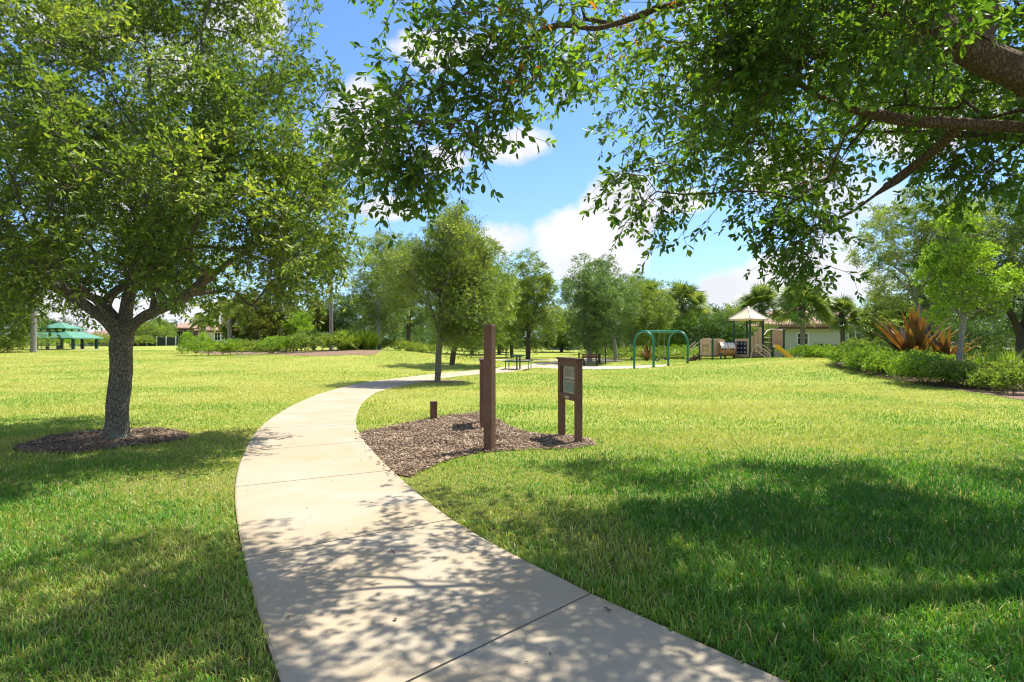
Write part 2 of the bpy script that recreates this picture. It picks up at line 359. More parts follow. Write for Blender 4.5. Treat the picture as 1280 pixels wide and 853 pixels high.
# ground sheet: fine near the camera, reaching the horizon
xs = np.unique(np.concatenate([np.linspace(-12, 14, 105), np.linspace(-60, -12, 60), np.linspace(14, 60, 60), -np.geomspace(60, 2200, 18), np.geomspace(60, 2200, 18)]))
ys = np.unique(np.concatenate([-np.geomspace(4, 2200, 14), np.linspace(-3, 20, 93), np.linspace(20, 75, 100), np.geomspace(75, 2400, 26)]))
XX, YY = np.meshgrid(xs, ys); ZZ = H(XX, YY)
q0 = (np.arange(len(ys) - 1)[:, None] * len(xs) + np.arange(len(xs) - 1)[None]).ravel()
GQ = np.stack([q0, q0 + 1, q0 + len(xs) + 1, q0 + len(xs)], 1)
def groundmat():
    m = bpy.data.materials.new('lawn'); m.use_nodes = True; t = m.node_tree; b = t.nodes['Principled BSDF']
    b.inputs['Roughness'].default_value = .95; b.inputs['Specular IOR Level'].default_value = .1
    c = N(t, 'ShaderNodeTexCoord')
    def nz(s, d=4.0, r=.6):
        n = N(t, 'ShaderNodeTexNoise', i_Scale=s, i_Detail=d, i_Roughness=r); t.links.new(c.outputs['Object'], n.inputs['Vector']); return n.outputs[0]
    a = mixc(t, mathn(t, 'MULTIPLY', mathn(t, 'SUBTRACT', nz(.35), .35), 3.0, clamp=True), (.24, .285, .05), (.38, .375, .09))
    a = mixc(t, mathn(t, 'MULTIPLY', mathn(t, 'SUBTRACT', nz(9, 6.0, .75), .45), 3.0, clamp=True), a, (.15, .23, .025))
    sp = N(t, 'ShaderNodeSeparateXYZ'); t.links.new(c.outputs['Object'], sp.inputs[0])
    thatch_gaps = mixc(t, nz(25, 4.0), (.045, .06, .014), (.15, .14, .05)); a = mixc(t, mathn(t, 'MULTIPLY', mathn(t, 'SUBTRACT', 11.0, sp.outputs[1]), .12, clamp=True), a, thatch_gaps)  # near thatch colour, with the dark gaps between blades painted into it
    t.links.new(a, b.inputs['Base Color'])
    bp = N(t, 'ShaderNodeBump', i_Strength=.7, i_Distance=.05); t.links.new(nz(14, 8.0, .8), bp.inputs['Height']); t.links.new(bp.outputs[0], b.inputs['Normal'])
    return m
M_lawn = groundmat()
g = np_mesh('ground', np.stack([XX, YY, ZZ], -1).reshape(-1, 3), quads=GQ, mats=M_lawn, smooth=True); g['kind'] = 'structure'

def sheet(name, poly, lift, mat, step=.35, kind='structure', edge=.0):
    """a surface lying on the terrain: polygon triangulated with inner grid points"""
    from mathutils.geometry import delaunay_2d_cdt
    P = [Vector((float(p[0]), float(p[1]))) for p in poly]
    x0, x1 = min(p.x for p in P), max(p.x for p in P); y0, y1 = min(p.y for p in P), max(p.y for p in P)
    gx, gy = np.meshgrid(np.arange(x0, x1, step), np.arange(y0, y1, step)); gx = gx.ravel(); gy = gy.ravel()
    m = inpoly(gx, gy, [(p.x, p.y) for p in P]); pts = P + [Vector((float(a), float(b))) for a, b in zip(gx[m], gy[m])]
    vo, eo, fo, _, _, _ = delaunay_2d_cdt(pts, [], [list(range(len(P)))], 1, 1e-5)
    V = [(v.x, v.y, float(H(v.x, v.y)) + lift) for v in vo]
    me = bpy.data.meshes.new(name); me.from_pydata(V, [], fo); me.update()
    o = link_mesh(me, name, mat, None, True)
    if kind: o['kind'] = kind
    return o

# concrete path, cast slab by slab with open joints
def concrete():
    m = bpy.data.materials.new('concrete'); m.use_nodes = True; t = m.node_tree; b = t.nodes['Principled BSDF']
    b.inputs['Roughness'].default_value = .85; b.inputs['Specular IOR Level'].default_value = .25
    c = N(t, 'ShaderNodeTexCoord')
    def nz(s, d=4.0, r=.6, dist=0.0):
        n = N(t, 'ShaderNodeTexNoise', i_Scale=s, i_Detail=d, i_Roughness=r, i_Distortion=dist); t.links.new(c.outputs['Object'], n.inputs['Vector']); return n.outputs[0]
    a = mixc(t, mathn(t, 'MULTIPLY', mathn(t, 'SUBTRACT', nz(.75, 5.0, .6, .4), .38), 3.4, clamp=True), (.395, .345, .26), (.395, .30, .18))
    a = mixc(t, mathn(t, 'MULTIPLY', mathn(t, 'SUBTRACT', nz(7, 8.0, .7), .5), 2.4, clamp=True), a, (.37, .30, .225))
    a = mixc(t, mathn(t, 'MULTIPLY', mathn(t, 'SUBTRACT', nz(2.2, 6.0, .7), .58), 3.0, clamp=True), a, (.45, .40, .325))
    spk = N(t, 'ShaderNodeTexVoronoi', i_Scale=60.0); t.links.new(c.outputs['Object'], spk.inputs['Vector'])
    a = mixc(t, mathn(t, 'MULTIPLY', mathn(t, 'LESS_THAN', spk.outputs['Distance'], .16), .5), a, (.30, .24, .18))
    t.links.new(a, b.inputs['Base Color'])
    bp = N(t, 'ShaderNodeBump', i_Strength=.35, i_Distance=.006); t.links.new(nz(120, 8.0, .8), bp.inputs['Height']); t.links.new(bp.outputs[0], b.inputs['Normal'])
    return m
M_conc = concrete()
def slab_path(name, L, Rr, per, lift=.022, gap=.008):
    V = []; Fq = []
    for s0 in range(0, len(L) - per, per):
        Ls = [np.array(p) for p in L[s0:s0 + per + 1]]; Rs = [np.array(p) for p in Rr[s0:s0 + per + 1]]
        for A in (Ls, Rs):
            A[0] = A[0] + (A[1] - A[0]) / max(1e-6, np.linalg.norm(A[1] - A[0])) * gap
            A[-1] = A[-1] - (A[-1] - A[-2]) / max(1e-6, np.linalg.norm(A[-1] - A[-2])) * gap
        cols = 9; b = len(V); n = len(Ls)
        us = np.concatenate([[0], np.linspace(.008, .992, cols - 2), [1]])
        for i in range(n):
            for k in range(cols):
                p = Ls[i] * (1 - us[k]) + Rs[i] * us[k]
                e = (.006 if k in (0, cols - 1) else 0) + (.005 if i in (0, n - 1) else 0)
                V.append((p[0], p[1], float(H(p[0], p[1])) + lift - e))
        for i in range(n - 1):
            for k in range(cols - 1):
                a = b + i * cols + k; Fq.append((a, a + 1, a + cols + 1, a + cols))
        # skirts
        rim = [b + k for k in range(cols)] + [b + i * cols + cols - 1 for i in range(1, n)] + [b + (n - 1) * cols + k for k in range(cols - 2, -1, -1)] + [b + i * cols for i in range(n - 2, 0, -1)]
        low = []
        for r_ in rim:
            x, y, z = V[r_]; V.append((x, y, z - .12)); low.append(len(V) - 1)
        for i in range(len(rim)):
            j = (i + 1) % len(rim); Fq.append((rim[j], rim[i], low[i], low[j]))
    me = bpy.data.meshes.new(name); me.from_pydata(V, [], Fq); me.update(); o = link_mesh(me, name, M_conc, None, False); o['kind'] = 'structure'; return o
slab_path('path', SL, SR, K)
slab_path('branch_path', BL, BR, 6)
M_soil = pmat('soil', (.035, .026, .018), .95, .4, 20, .5)
sheet('path_joint_soil', path_poly, .004, M_soil, .5)
M_mulch = pmat('mulch_soil', (.22, .14, .085), .95, .5, 18, 1.0, 40, dirt=(.12, .075, .05))
sheet('mulch_bed', mulch_poly, .012, M_mulch, .3)
sheet('tree_mulch', ring1, .010, M_mulch, .3)
sheet('berm_mulch', lb, .012, M_mulch, .8)
sheet('planting_mulch', rb, .012, M_mulch, .8)
T2 = gp(547, 477); ring2 = ring(T2[0], T2[1], .95, .8, seed=8); sheet('young_oak_mulch', ring2, .010, M_mulch, .3)
M_sand = pmat('play_sand', (.52, .40, .32), .95, .18, 3, .8, 12, dirt=(.40, .30, .24))
sheet('play_sand', sand_poly, .014, M_sand, .5)
# pale walk that climbs the berm on the left
wl = [gp(296, 446.3)[:2], gp(318, 444)[:2], gp(346, 441.5)[:2]]; wr = [p + np.array([.2, 1.6]) for p in wl]
slab_path('berm_walk', smooth_open(wl, 3), smooth_open(wr, 3), 3, .10)

# ---------------------------------------------------------------- chips of bark mulch
def chips(name, poly, n, size, lift, mat, box, seed=2):
    r = np.random.default_rng(seed); x0, y0, x1, y1 = box
    x = r.uniform(x0, x1, n); y = r.uniform(y0, y1, n); m = inpoly(x, y, poly); x = x[m]; y = y[m]; n = len(x)
    L = size * r.uniform(.5, 1.7, n); w = L * r.uniform(.2, .5, n); a = r.uniform(0, 6.28, n); p = r.normal(0, .35, n); rl = r.normal(0, .4, n)
    u = np.stack([np.cos(a) * np.cos(p), np.sin(a) * np.cos(p), np.sin(p)], 1); v = np.stack([-np.sin(a) * np.cos(rl), np.cos(a) * np.cos(rl), np.sin(rl)], 1)
    c = np.stack([x, y, H(x, y) + lift + r.uniform(0, size * .3, n)], 1); w3 = np.cross(u, v) * (L * .09)[:, None]
    U = u * (L / 2)[:, None]; Vv = v * (w / 2)[:, None]
    V = np.stack([c - U - Vv, c + U - Vv * .7, c + U * .9 + Vv, c - U + Vv * .8, c - U - Vv + w3, c + U - Vv * .7 + w3, c + U * .9 + Vv + w3, c - U + Vv * .8 + w3], 1).reshape(-1, 3)
    b = (np.arange(n) * 8)[:, None, None]; q = np.array([[4, 5, 6, 7], [0, 1, 5, 4], [1, 2, 6, 5], [2, 3, 7, 6], [3, 0, 4, 7]])[None]
    t = np.repeat(r.random(n), 5)
    return tag(np_mesh(name, V, quads=(b + q).reshape(-1, 4), mats=mat, tint=t), kind='stuff')
M_chip = leafmat('bark_chip', (.065, .04, .024), (.23, .15, .09), (.46, .36, .25), .0, rough=.9, nscale=2)
xx = [p[0] for p in mulch_poly]; yy_ = [p[1] for p in mulch_poly]
chips('bark_mulch', mulch_poly, 30000, .034, .018, M_chip, (min(xx), min(yy_), max(xx), max(yy_)))
chips('bark_mulch', ring1, 9000, .035, .018, M_chip, (T1[0] - 1.6, T1[1] - 1.6, T1[0] + 1.5, T1[1] + 1.5), 4)

# ---------------------------------------------------------------- grass blades
def lawn_blades():
    r = np.random.default_rng(5); X = []; Yv = []
    bands = [(1.2, 2.6), (2.6, 3.4), (3.4, 4.5), (4.5, 6), (6, 8), (8, 11), (11, 15), (15, 21), (21, 30), (30, 42), (42, 60)]
    for y0, y1 in bands:
        ym = (y0 + y1) / 2; dens = 5200 if ym < 3.6 else 5200 * (3.6 / ym) ** 1.82
        hw = .83 * y1 + .8
        n = int(dens * 2 * hw * (y1 - y0)); X.append(r.uniform(-hw, hw, n)); Yv.append(r.uniform(y0, y1, n))
    x = np.concatenate(X); y = np.concatenate(Yv)
    j = vnoise(x, y, .05, 9) * .04 - .02
    m = ~inpoly(x + j, y + j, path_poly)
    for pl in (mulch_poly, ring1, ring2, branch_poly, sand_poly):
        k = np.clip(y * .008, .05, .6)
        m &= ~inpoly(x + r.normal(0, .035, len(x)) * k * 5, y + r.normal(0, .035, len(x)) * k * 5, pl)
    m &= ~((vnoise(x, y, 1.1, 21) > .70) & (r.random(len(x)) < .45) & (x < 1))
    m &= ~inpoly(x, y, lb); m &= ~inpoly(x, y, rb)
    x = x[m]; y = y[m]; n = len(x)
    far = np.clip(y / 3.6, 1, 14)
    big = vnoise(x, y, 1.7, 3) * .6 + vnoise(x, y, .45, 4) * .4
    Lb = r.uniform(.035, .085, n) * (.75 + .6 * big) * (1 + .025 * far) * .88
    # lusher to the right of the path, shorter mown turf to the left
    lush = S((x + .4) / 2.0) * S((11 - y) / 6); Lb = Lb * (.82 + .42 * lush)
    wd = r.uniform(.0040, .0080, n) * far ** .64 * (1 + .15 * lush)
    a = r.uniform(0, 6.28, n); a = np.where(r.random(n) < .45, 6.28 * 2 * vnoise(x, y, .11, 12) + r.normal(0, .5, n), a); lean = np.abs(r.normal(.65, .35, n)) + .1
    d = np.stack([np.cos(a), np.sin(a), np.zeros(n)], 1); sdv = np.stack([-np.sin(a), np.cos(a), np.zeros(n)], 1)
    fa = r.uniform(-.9, .9, n); sdv = sdv * np.cos(fa)[:, None] + d * np.sin(fa)[:, None]
    up = np.array([0, 0, 1.])[None]
    base = np.stack([x, y, H(x, y) - .004], 1)
    l1 = np.sin(lean * .45)[:, None] * d + np.cos(lean * .45)[:, None] * up
    l2 = np.sin(lean * 1.35)[:, None] * d + np.cos(lean * 1.35)[:, None] * up
    mid = base + l1 * (Lb * .5)[:, None]; tip = mid + l2 * (Lb * .55)[:, None]
    hw2 = sdv * (wd / 2)[:, None]
    V = np.stack([base - hw2, base + hw2, mid + hw2 * .95, mid - hw2 * .95, tip], 1).reshape(-1, 3)
    b = np.arange(n) * 5
    Q = np.stack([b, b + 1, b + 2, b + 3], 1); T = np.stack([b + 3, b + 2, b + 4], 1)
    dry = vnoise(x, y, 2.6, 6) * .5 + vnoise(x, y, .8, 7) * .3 + vnoise(x, y, .16, 8) * .2
    t = .37 + 1.1 * (dry - .5) + r.normal(0, 1, n) * .19 / far ** .3 - .34 * lush + .10 * S((-x - 1) / 3) + .17 * S((y - 7) / 10)
    t = t + (vnoise(x / 5, y, 1.3, 31) - .5) * .16 * S((y - 6) / 8); bald = np.clip((vnoise(x, y, 1.1, 21) - .62) * 3, 0, 1) * (x < 1); pe = np.exp(-((x + 3.9) ** 2 / .6 + (y - 19) ** 2 / 18)); t = t + .22 * bald + .35 * pe
    t = np.where(r.random(n) < .03, 1.0, np.clip(t, 0, .85))
    return tag(np_mesh('grass', V, quads=Q, tris=T, mats=M_grass, tint=np.concatenate([t, t])), kind='stuff')
def grassmat():
    m = bpy.data.materials.new('grass_blade'); m.use_nodes = True; t = m.node_tree; t.nodes.clear()
    a = N(t, 'ShaderNodeAttribute', attribute_name='tint'); cr = N(t, 'ShaderNodeValToRGB'); e = cr.color_ramp.elements
    e[0].position = 0; e[0].color = (.07, .22, .02, 1); e[1].position = 1; e[1].color = (.62, .50, .24, 1)
    for p, c in ((.3, (.17, .345, .035)), (.6, (.37, .41, .08)), (.85, (.53, .49, .15))):
        k = e.new(p); k.color = (*c, 1)
    t.links.new(a.outputs['Fac'], cr.inputs[0])
    b = N(t, 'ShaderNodeBsdfPrincipled', i_Roughness=.5); b.inputs['Specular IOR Level'].default_value = .35; t.links.new(cr.outputs[0], b.inputs['Base Color'])
    tr = N(t, 'ShaderNodeBsdfTranslucent'); t.links.new(mixc(t, 1.0, cr.outputs[0], (1.3, 1.3, .6), 'MULTIPLY'), tr.inputs[0])
    mx = N(t, 'ShaderNodeMixShader', i_Fac=.35); t.links.new(b.outputs[0], mx.inputs[1]); t.links.new(tr.outputs[0], mx.inputs[2])
    o = N(t, 'ShaderNodeOutputMaterial'); t.links.new(mx.outputs[0], o.inputs[0]); return m
M_grass = grassmat()
lawn_blades()

# litter: scraps of leaf and bark blown onto the concrete, mulch kicked out of the beds
M_litter = leafmat('litter', (.05, .03, .02), (.16, .10, .05), (.30, .26, .10), .0, rough=.9, nscale=3)
chips('leaf_litter', [p for p in path_poly], 900, .011, .026, M_litter, (-6, 1.5, 2.5, 16), 9)
near_edge = smooth_closed([(p[0] + (p[0] - mulch_poly[0][0]) * .0 + dx, p[1] + dy) for p in mulch_poly[::4] for dx, dy in ((0, 0),)], 2)
mc = np.array([[p[0], p[1]] for p in mulch_poly]).mean(0); outer = [tuple(mc + (np.array(p[:2]) - mc) * 1.07) for p in mulch_poly]
chips('bark_mulch', outer, 3500, .03, .035, M_chip, (min(xx) - .4, min(yy_) - .4, max(xx) + .5, max(yy_) + .4), 12)
# ---------------------------------------------------------------- foliage kit
def leaf_pts(full, L, w):
    if full: return np.array([(0, 0, 0), (.30, .46, .14), (.72, .42, .10), (1, 0, -.06), (.72, -.42, .10), (.30, -.46, .14)]) * np.array([L, w, w])
    return np.array([(0, 0, 0), (.5, .5, .1), (1, 0, -.05), (.5, -.5, .1)]) * np.array([L, w, w])
def frame(d, upv, roll):
    """rotation matrices (n,3,3), columns x=d, z close to up, rolled"""
    d = d / (np.linalg.norm(d, axis=1, keepdims=True) + 1e-9)
    y = np.cross(upv, d); y /= (np.linalg.norm(y, axis=1, keepdims=True) + 1e-6)
    z = np.cross(d, y); c = np.cos(roll)[:, None]; s = np.sin(roll)[:, None]
    y2 = y * c + z * s; z2 = z * c - y * s
    return np.stack([d, y2, z2], 2)
def spray(n, L, leafL, leafW, full=True, side=3, seed=0, droop=.25, tipbunch=.5):
    """a twig along +x with side twigs and leaves: returns leaf verts (n,k,3) and stem segments"""
    r = np.random.default_rng(seed); segs = []; sites = []
    def stem(p, d, l, cnt, rad):
        q = p.copy(); k = 4; dd = d / np.linalg.norm(d); pts = [q.copy()]
        for i in range(k):
            dd = dd + r.normal(0, .12, 3); dd[2] -= droop * .25; dd /= np.linalg.norm(dd); q = q + dd * l / k; pts.append(q.copy())
        for i in range(k): segs.append((pts[i], pts[i + 1], rad * (1 - i / k * .6), rad * (1 - (i + 1) / k * .6)))
        for j in range(cnt):
            f = (1 - tipbunch) * (.25 + .75 * (j + r.random()) / cnt) + tipbunch * (1 - .5 * r.random() ** 1.7); f = min(f, .999) * k
            i = int(f); sites.append((pts[i] * (1 - (f - i)) + pts[i + 1] * (f - i), pts[i + 1] - pts[i], j * 2.4 + r.random()))
        return pts
    per = n // (side + 1); main = stem(np.zeros(3), np.array([1., 0, .1]), L, n - per * side, .0035)
    for s in range(side):
        f = .25 + .5 * s / max(1, side - 1) if side > 1 else .5; p = main[min(3, int(f * 4))]
        stem(p, np.array([.75, (.75 if s % 2 else -.75) + r.normal(0, .15), r.normal(.1, .25)]), L * r.uniform(.45, .7), per, .0024)
    P = np.array([s[0] for s in sites]); D = np.array([s[1] for s in sites]); D /= np.linalg.norm(D, axis=1, keepdims=True); az = np.array([s[2] for s in sites])
    a = np.cross(D, np.array([0, 0, 1.])); a /= np.linalg.norm(a, axis=1, keepdims=True) + 1e-6; b = np.cross(a, D)
    out = a * np.cos(az)[:, None] + b * np.sin(az)[:, None] * .7
    d = D * r.uniform(.45, 1.0, len(P))[:, None] + out * r.uniform(.6, 1.1, len(P))[:, None]
    Rm = frame(d, np.array([[0, 0, 1.]]) + r.normal(0, .3, (len(P), 3)), r.normal(0, .5, len(P)))
    lp = leaf_pts(full, leafL, leafW); sc = r.uniform(.6, 1.2, len(P))
    V = np.einsum('nij,kj->nki', Rm, lp) * sc[:, None, None] + P[:, None, :]
    # stems as 3 sided tubes
    sv = []; sq = []
    for (p, q, r1, r2) in segs:
        dd = (q - p) / np.linalg.norm(q - p); x = np.cross(dd, [0, .3, 1.]); x /= np.linalg.norm(x); y = np.cross(dd, x); b0 = len(sv)
        for c, rr in ((p, r1), (q, r2)):
            for k in range(3): sv.append(c + (x * math.cos(k * 2.094) + y * math.sin(k * 2.094)) * rr)
        for k in range(3): sq.append((b0 + k, b0 + (k + 1) % 3, b0 + 3 + (k + 1) % 3, b0 + 3 + k))
    return V, np.array(sv), np.array(sq)
def place_sprays(name, kits, pos, dirs, scale, mats, parent, seed=0, stems=True, tint0=None):
    """kits: list of spray(); all leaves of a crown (and their twigs) end up in one mesh"""
    r = np.random.default_rng(seed); n = len(pos); which = r.integers(0, len(kits), n)
    if tint0 is None: tint0 = r.normal(0, .13, n)
    VV = []; QQ = []; TT = []; MI = []; off = 0
    Rm = frame(dirs, np.array([[0, 0, 1.]]) + r.normal(0, .18, (n, 3)), r.normal(0, .55, n))
    for k, (lv, sv, sq) in enumerate(kits):
        idx = np.where(which == k)[0]
        if not len(idx): continue
        m, nl, kp = len(idx), lv.shape[0], lv.shape[1]
        G = np.einsum('mij,aj->mai', Rm[idx], lv.reshape(-1, 3)) * scale[idx][:, None, None] + pos[idx][:, None, :]
        VV.append(G.reshape(-1, 3)); b = off + np.arange(m * nl) * kp; off += m * nl * kp
        t = np.clip(.5 + np.repeat(tint0[idx], nl) + r.normal(0, .2, m * nl), 0, 1)
        if kp == 6:
            QQ.append(np.stack([b, b + 3, b + 2, b + 1], 1)); QQ.append(np.stack([b, b + 5, b + 4, b + 3], 1)); TT += [t, t]; MI.append(np.zeros(2 * len(b), np.int32))
        else:
            QQ.append(np.stack([b, b + 3, b + 2, b + 1], 1)); TT.append(t); MI.append(np.zeros(len(b), np.int32))
        if stems:
            G = np.einsum('mij,aj->mai', Rm[idx], sv) * scale[idx][:, None, None] + pos[idx][:, None, :]
            VV.append(G.reshape(-1, 3)); q = (off + (np.arange(m) * len(sv))[:, None, None] + sq[None]).reshape(-1, 4); off += m * len(sv)
            QQ.append(q); TT.append(np.full(len(q), .5)); MI.append(np.ones(len(q), np.int32))
    return np_mesh(name, np.concatenate(VV), quads=np.concatenate(QQ), mats=mats, parent=parent, tint=np.concatenate(TT), mi=np.concatenate(MI))

def grow(limbs, targets, seg=.4, jit=.12, first=None, seed=0, wander=.35):
    """limbs: list of polylines (first is the trunk); targets are joined to the nearest wood"""
    r = np.random.default_rng(seed); P = []; par = []; plen = []; dr = []
    def addp(p, q):
        P.append(np.array(p, float)); par.append(q)
        if q < 0: plen.append(0); dr.append(np.array([0, 0, 1.]))
        else:
            d = P[-1] - P[q]; l = np.linalg.norm(d) + 1e-9; plen.append(plen[q] + l); dr.append(d / l)
        return len(P) - 1
    for li, L in enumerate(limbs):
        L = [np.array(q, float) for q in L]
        if li == 0: b = addp(L[0], -1); rest = L[1:]
        else: b = int(np.argmin(np.linalg.norm(np.array(P) - L[0], axis=1))); rest = L if np.linalg.norm(P[b] - L[0]) > .15 else L[1:]
        for q in rest:
            n = max(1, int(np.linalg.norm(q - P[b]) / (seg * .6))); a = P[b].copy()
            for k in range(1, n + 1): b = addp(a + (q - a) * k / n + (r.normal(0, .012, 3) if k < n else 0), b)
        if li == 0: lock = len(P) - 1
    lock = max(0, lock - 1 if first is None else first)
    cen = P[lock]; T = targets[np.argsort(np.linalg.norm(targets - cen, axis=1))]; ends = []
    PA = np.zeros((len(P) + len(T) * 14 + 10, 3)); PA[:len(P)] = P; LA = np.zeros(len(PA)); LA[:len(P)] = plen
    for t in T:
        n = len(P); d = np.linalg.norm(PA[lock:n] - t, axis=1); b = lock + int(np.argmin(d + .22 * LA[lock:n])); dist = np.linalg.norm(P[b] - t)
        k = min(12, max(1, int(round(dist / seg)))); a = P[b].copy(); c = a + dr[b] * dist * wander + (t - a) * .25
        for i in range(1, k + 1):
            u = i / k; p = a * (1 - u) ** 2 + 2 * c * u * (1 - u) + t * u * u
            if i < k: p = p + r.normal(0, jit * seg * .5, 3)
            b = addp(p, b); PA[b] = P[b]; LA[b] = plen[b]
        ends.append(b)
    return np.array(P), np.array(par), np.array(ends), np.array(dr)
def wood(name, P, par, rbase, rtip, mat, parent, flare=1.35, k=2.3, minr=None, seed=0, cut=0):
    n = len(P); acc = np.zeros(n); rad = np.zeros(n)
    for i in range(n - 1, -1, -1):
        rad[i] = max(1.0, acc[i]) ** (1 / k)
        if par[i] >= 0: acc[par[i]] += rad[i] ** k
    pw = math.log(rbase / rtip) / math.log(max(rad[0], 1.5)); rad = rtip * rad ** pw
    if minr is not None:
        for i, v in minr.items(): rad[i] = max(rad[i], v)
        for i in range(n - 1, 0, -1): rad[par[i]] = max(rad[par[i]], rad[i])
    z0 = P[0][2]; ch = [[] for _ in range(n)]
    for i in range(1, n): ch[par[i]].append(i)
    V = []; Q = []; stack = [(0, None)]; r = np.random.default_rng(seed)
    while stack:
        s, fr = stack.pop(); chain = ([] if fr is None else [fr]) + [s]; c = s
        while ch[c]:
            o = sorted(ch[c], key=lambda q: -rad[q]); stack += [(q, c) for q in o[1:]]; c = o[0]; chain.append(c)
        if len(chain) < 2: continue
        pts = P[chain]; rr = rad[chain].copy(); big = rr.max() > .05
        if big:
            s0 = np.concatenate([[0], np.cumsum(np.linalg.norm(np.diff(pts, axis=0), axis=1))]); s1 = np.linspace(0, s0[-1], max(len(pts), int(s0[-1] / .06)))
            pts = np.stack([np.interp(s1, s0, pts[:, q]) for q in range(3)], 1); rr = np.interp(s1, s0, rr)
            for _ in range(3): pts[1:-1] = (pts[:-2] + 2 * pts[1:-1] + pts[2:]) / 4; rr[1:-1] = (rr[:-2] + 2 * rr[1:-1] + rr[2:]) / 4
        if fr is not None: rr[0] = min(rr[0], rr[1] * 1.15)
        if rr.max() < cut: continue
        m = 28 if rr.max() > .12 else 18 if rr.max() > .05 else 5 if rr.max() > .015 else 3
        if rbase > .15 and fr is None:                     # swell at the root and lumps in the trunk
            zz = pts[:, 2] - z0; rr = rr * (1 + (flare - 1) * np.exp(-zz / .18))
        prev = None; b0 = len(V)
        for i, p in enumerate(pts):
            d = pts[min(i + 1, len(pts) - 1)] - pts[max(i - 1, 0)]; d = d / (np.linalg.norm(d) + 1e-9)
            x = np.cross(d, [0, 1., .1]) if prev is None else prev - d * np.dot(prev, d)
            x /= np.linalg.norm(x) + 1e-9; prev = x; y = np.cross(d, x)
            lump = np.ones(m)
            if big and rr[i] > .03:
                aa = np.arange(m); lump = 1 + (vnoise(aa * 1.0, np.full(m, i * .28 + s), 1.6, 3) - .5) * .24 + (vnoise(aa * 1.0, np.full(m, i * .1 + s), 5, 5) - .5) * .14 + r.normal(0, .018, m)
            for j in range(m):
                a = 2 * math.pi * j / m; V.append(p + (x * math.cos(a) + y * math.sin(a)) * rr[i] * lump[j])
        for i in range(len(pts) - 1):
            for j in range(m): Q.append((b0 + i * m + j, b0 + i * m + (j + 1) % m, b0 + (i + 1) * m + (j + 1) % m, b0 + (i + 1) * m + j))
    return np_mesh(name, np.array(V), quads=np.array(Q), mats=mat, parent=parent, smooth=True), rad

def crown_targets(blobs, n, r, shell=.55, minz=None, clump=0, cr=.3, ve=.8):
    """points in a union of ellipsoids (cx,cy,cz,rx,ry,rz), gathered in loose clumps"""
    B = np.array(blobs, float); vol = B[:, 3] * B[:, 4] * B[:, 5]; w = vol ** ve / (vol ** ve).sum(); idx = r.choice(len(B), n, p=w)
    d = r.normal(0, 1, (n, 3)); d /= np.linalg.norm(d, axis=1, keepdims=True); q = r.random(n) ** (1 / 3.)
    q = np.where(r.random(n) < shell, .72 + .28 * q, q); p = B[idx, :3] + d * q[:, None] * B[idx, 3:]
    if clump:
        k = n // clump; p = p[r.integers(0, k, n)] + np.clip(r.normal(0, 1, (n, 3)), -1.8, 1.8) * cr * B[:, 3].mean() * r.uniform(.5, 1.2, (n, 1))
    if minz is not None: p = p[p[:, 2] > minz]
    return p

K_OAK = [spray(20, .36, .078, .033, True, 3, s) for s in range(6)]
K_OVER = [spray(20, .38, .076, .034, True, 3, 20 + s, droop=.5) for s in range(7)]
K_MID = [spray(18, .42, .085, .036, False, 3, 40 + s) for s in range(5)]
K_FAR = [spray(14, .55, .16, .075, False, 3, 60 + s) for s in range(5)]
K_LIME = [spray(14, .34, .11, .05, True, 2, 80 + s, droop=.1) for s in range(5)]
K_MAG = [spray(14, .45, .17, .075, True, 2, 100 + s, droop=-.1, tipbunch=.8) for s in range(5)]
K_HEDGE = [spray(12, .20, .065, .036, True, 2, 120 + s, droop=-.4, tipbunch=.7) for s in range(5)]
K_HEDGEF = [spray(10, .30, .12, .07, False, 2, 140 + s, droop=-.3, tipbunch=.7) for s in range(4)]

def tree(name, label, cat, base, limbs, blobs, nt_, per, kits, leaf, bark, rbase, rtip=.006, scale=(.8, 1.2), group=None, seed=1, seg=.4, out=.7, up=.25, cut=0, stems=True, centre=None, minz=None, spread=.28, minr=None, wander=.35, clump=0, cr=.3, ve=.8):
    r = np.random.default_rng(seed); base = np.array(base, float)
    t = thing(name, base, label, cat, group)
    T = crown_targets(blobs, nt_, r, minz=minz, clump=clump, cr=cr, ve=ve); P, par, ends, dr = grow(limbs, T, seg=seg, seed=seed, wander=wander)
    wd, rad = wood('trunk', P, par, rbase, rtip, bark, t, seed=seed, cut=cut, minr=minr(P) if minr else None)
    c = np.array(centre) if centre is not None else np.array(blobs)[:, :3].mean(0)
    E = P[ends]; thin = np.where((rad < rtip * 3.2) & (np.arange(len(P)) > len(limbs[0])))[0]
    idx = np.concatenate([np.repeat(ends, per), r.choice(thin, int(len(ends) * per * .35))])
    pos = P[idx] + r.normal(0, spread * .35, (len(idx), 3)); o = pos - c; o /= np.linalg.norm(o, axis=1, keepdims=True) + 1e-6
    rn = r.normal(0, 1, (len(idx), 3)); dirs = o * out + rn * .6 + dr[idx] * .4; dirs[:, 2] += up
    sc = r.uniform(*scale, len(idx)); cl = np.repeat(r.normal(0, .13, len(ends)), per); tint0 = np.concatenate([cl, r.normal(0, .13, len(idx) - len(cl))])
    place_sprays('crown', kits, pos, dirs, sc, [leaf, bark], t, seed=seed, tint0=tint0, stems=stems)
    return t

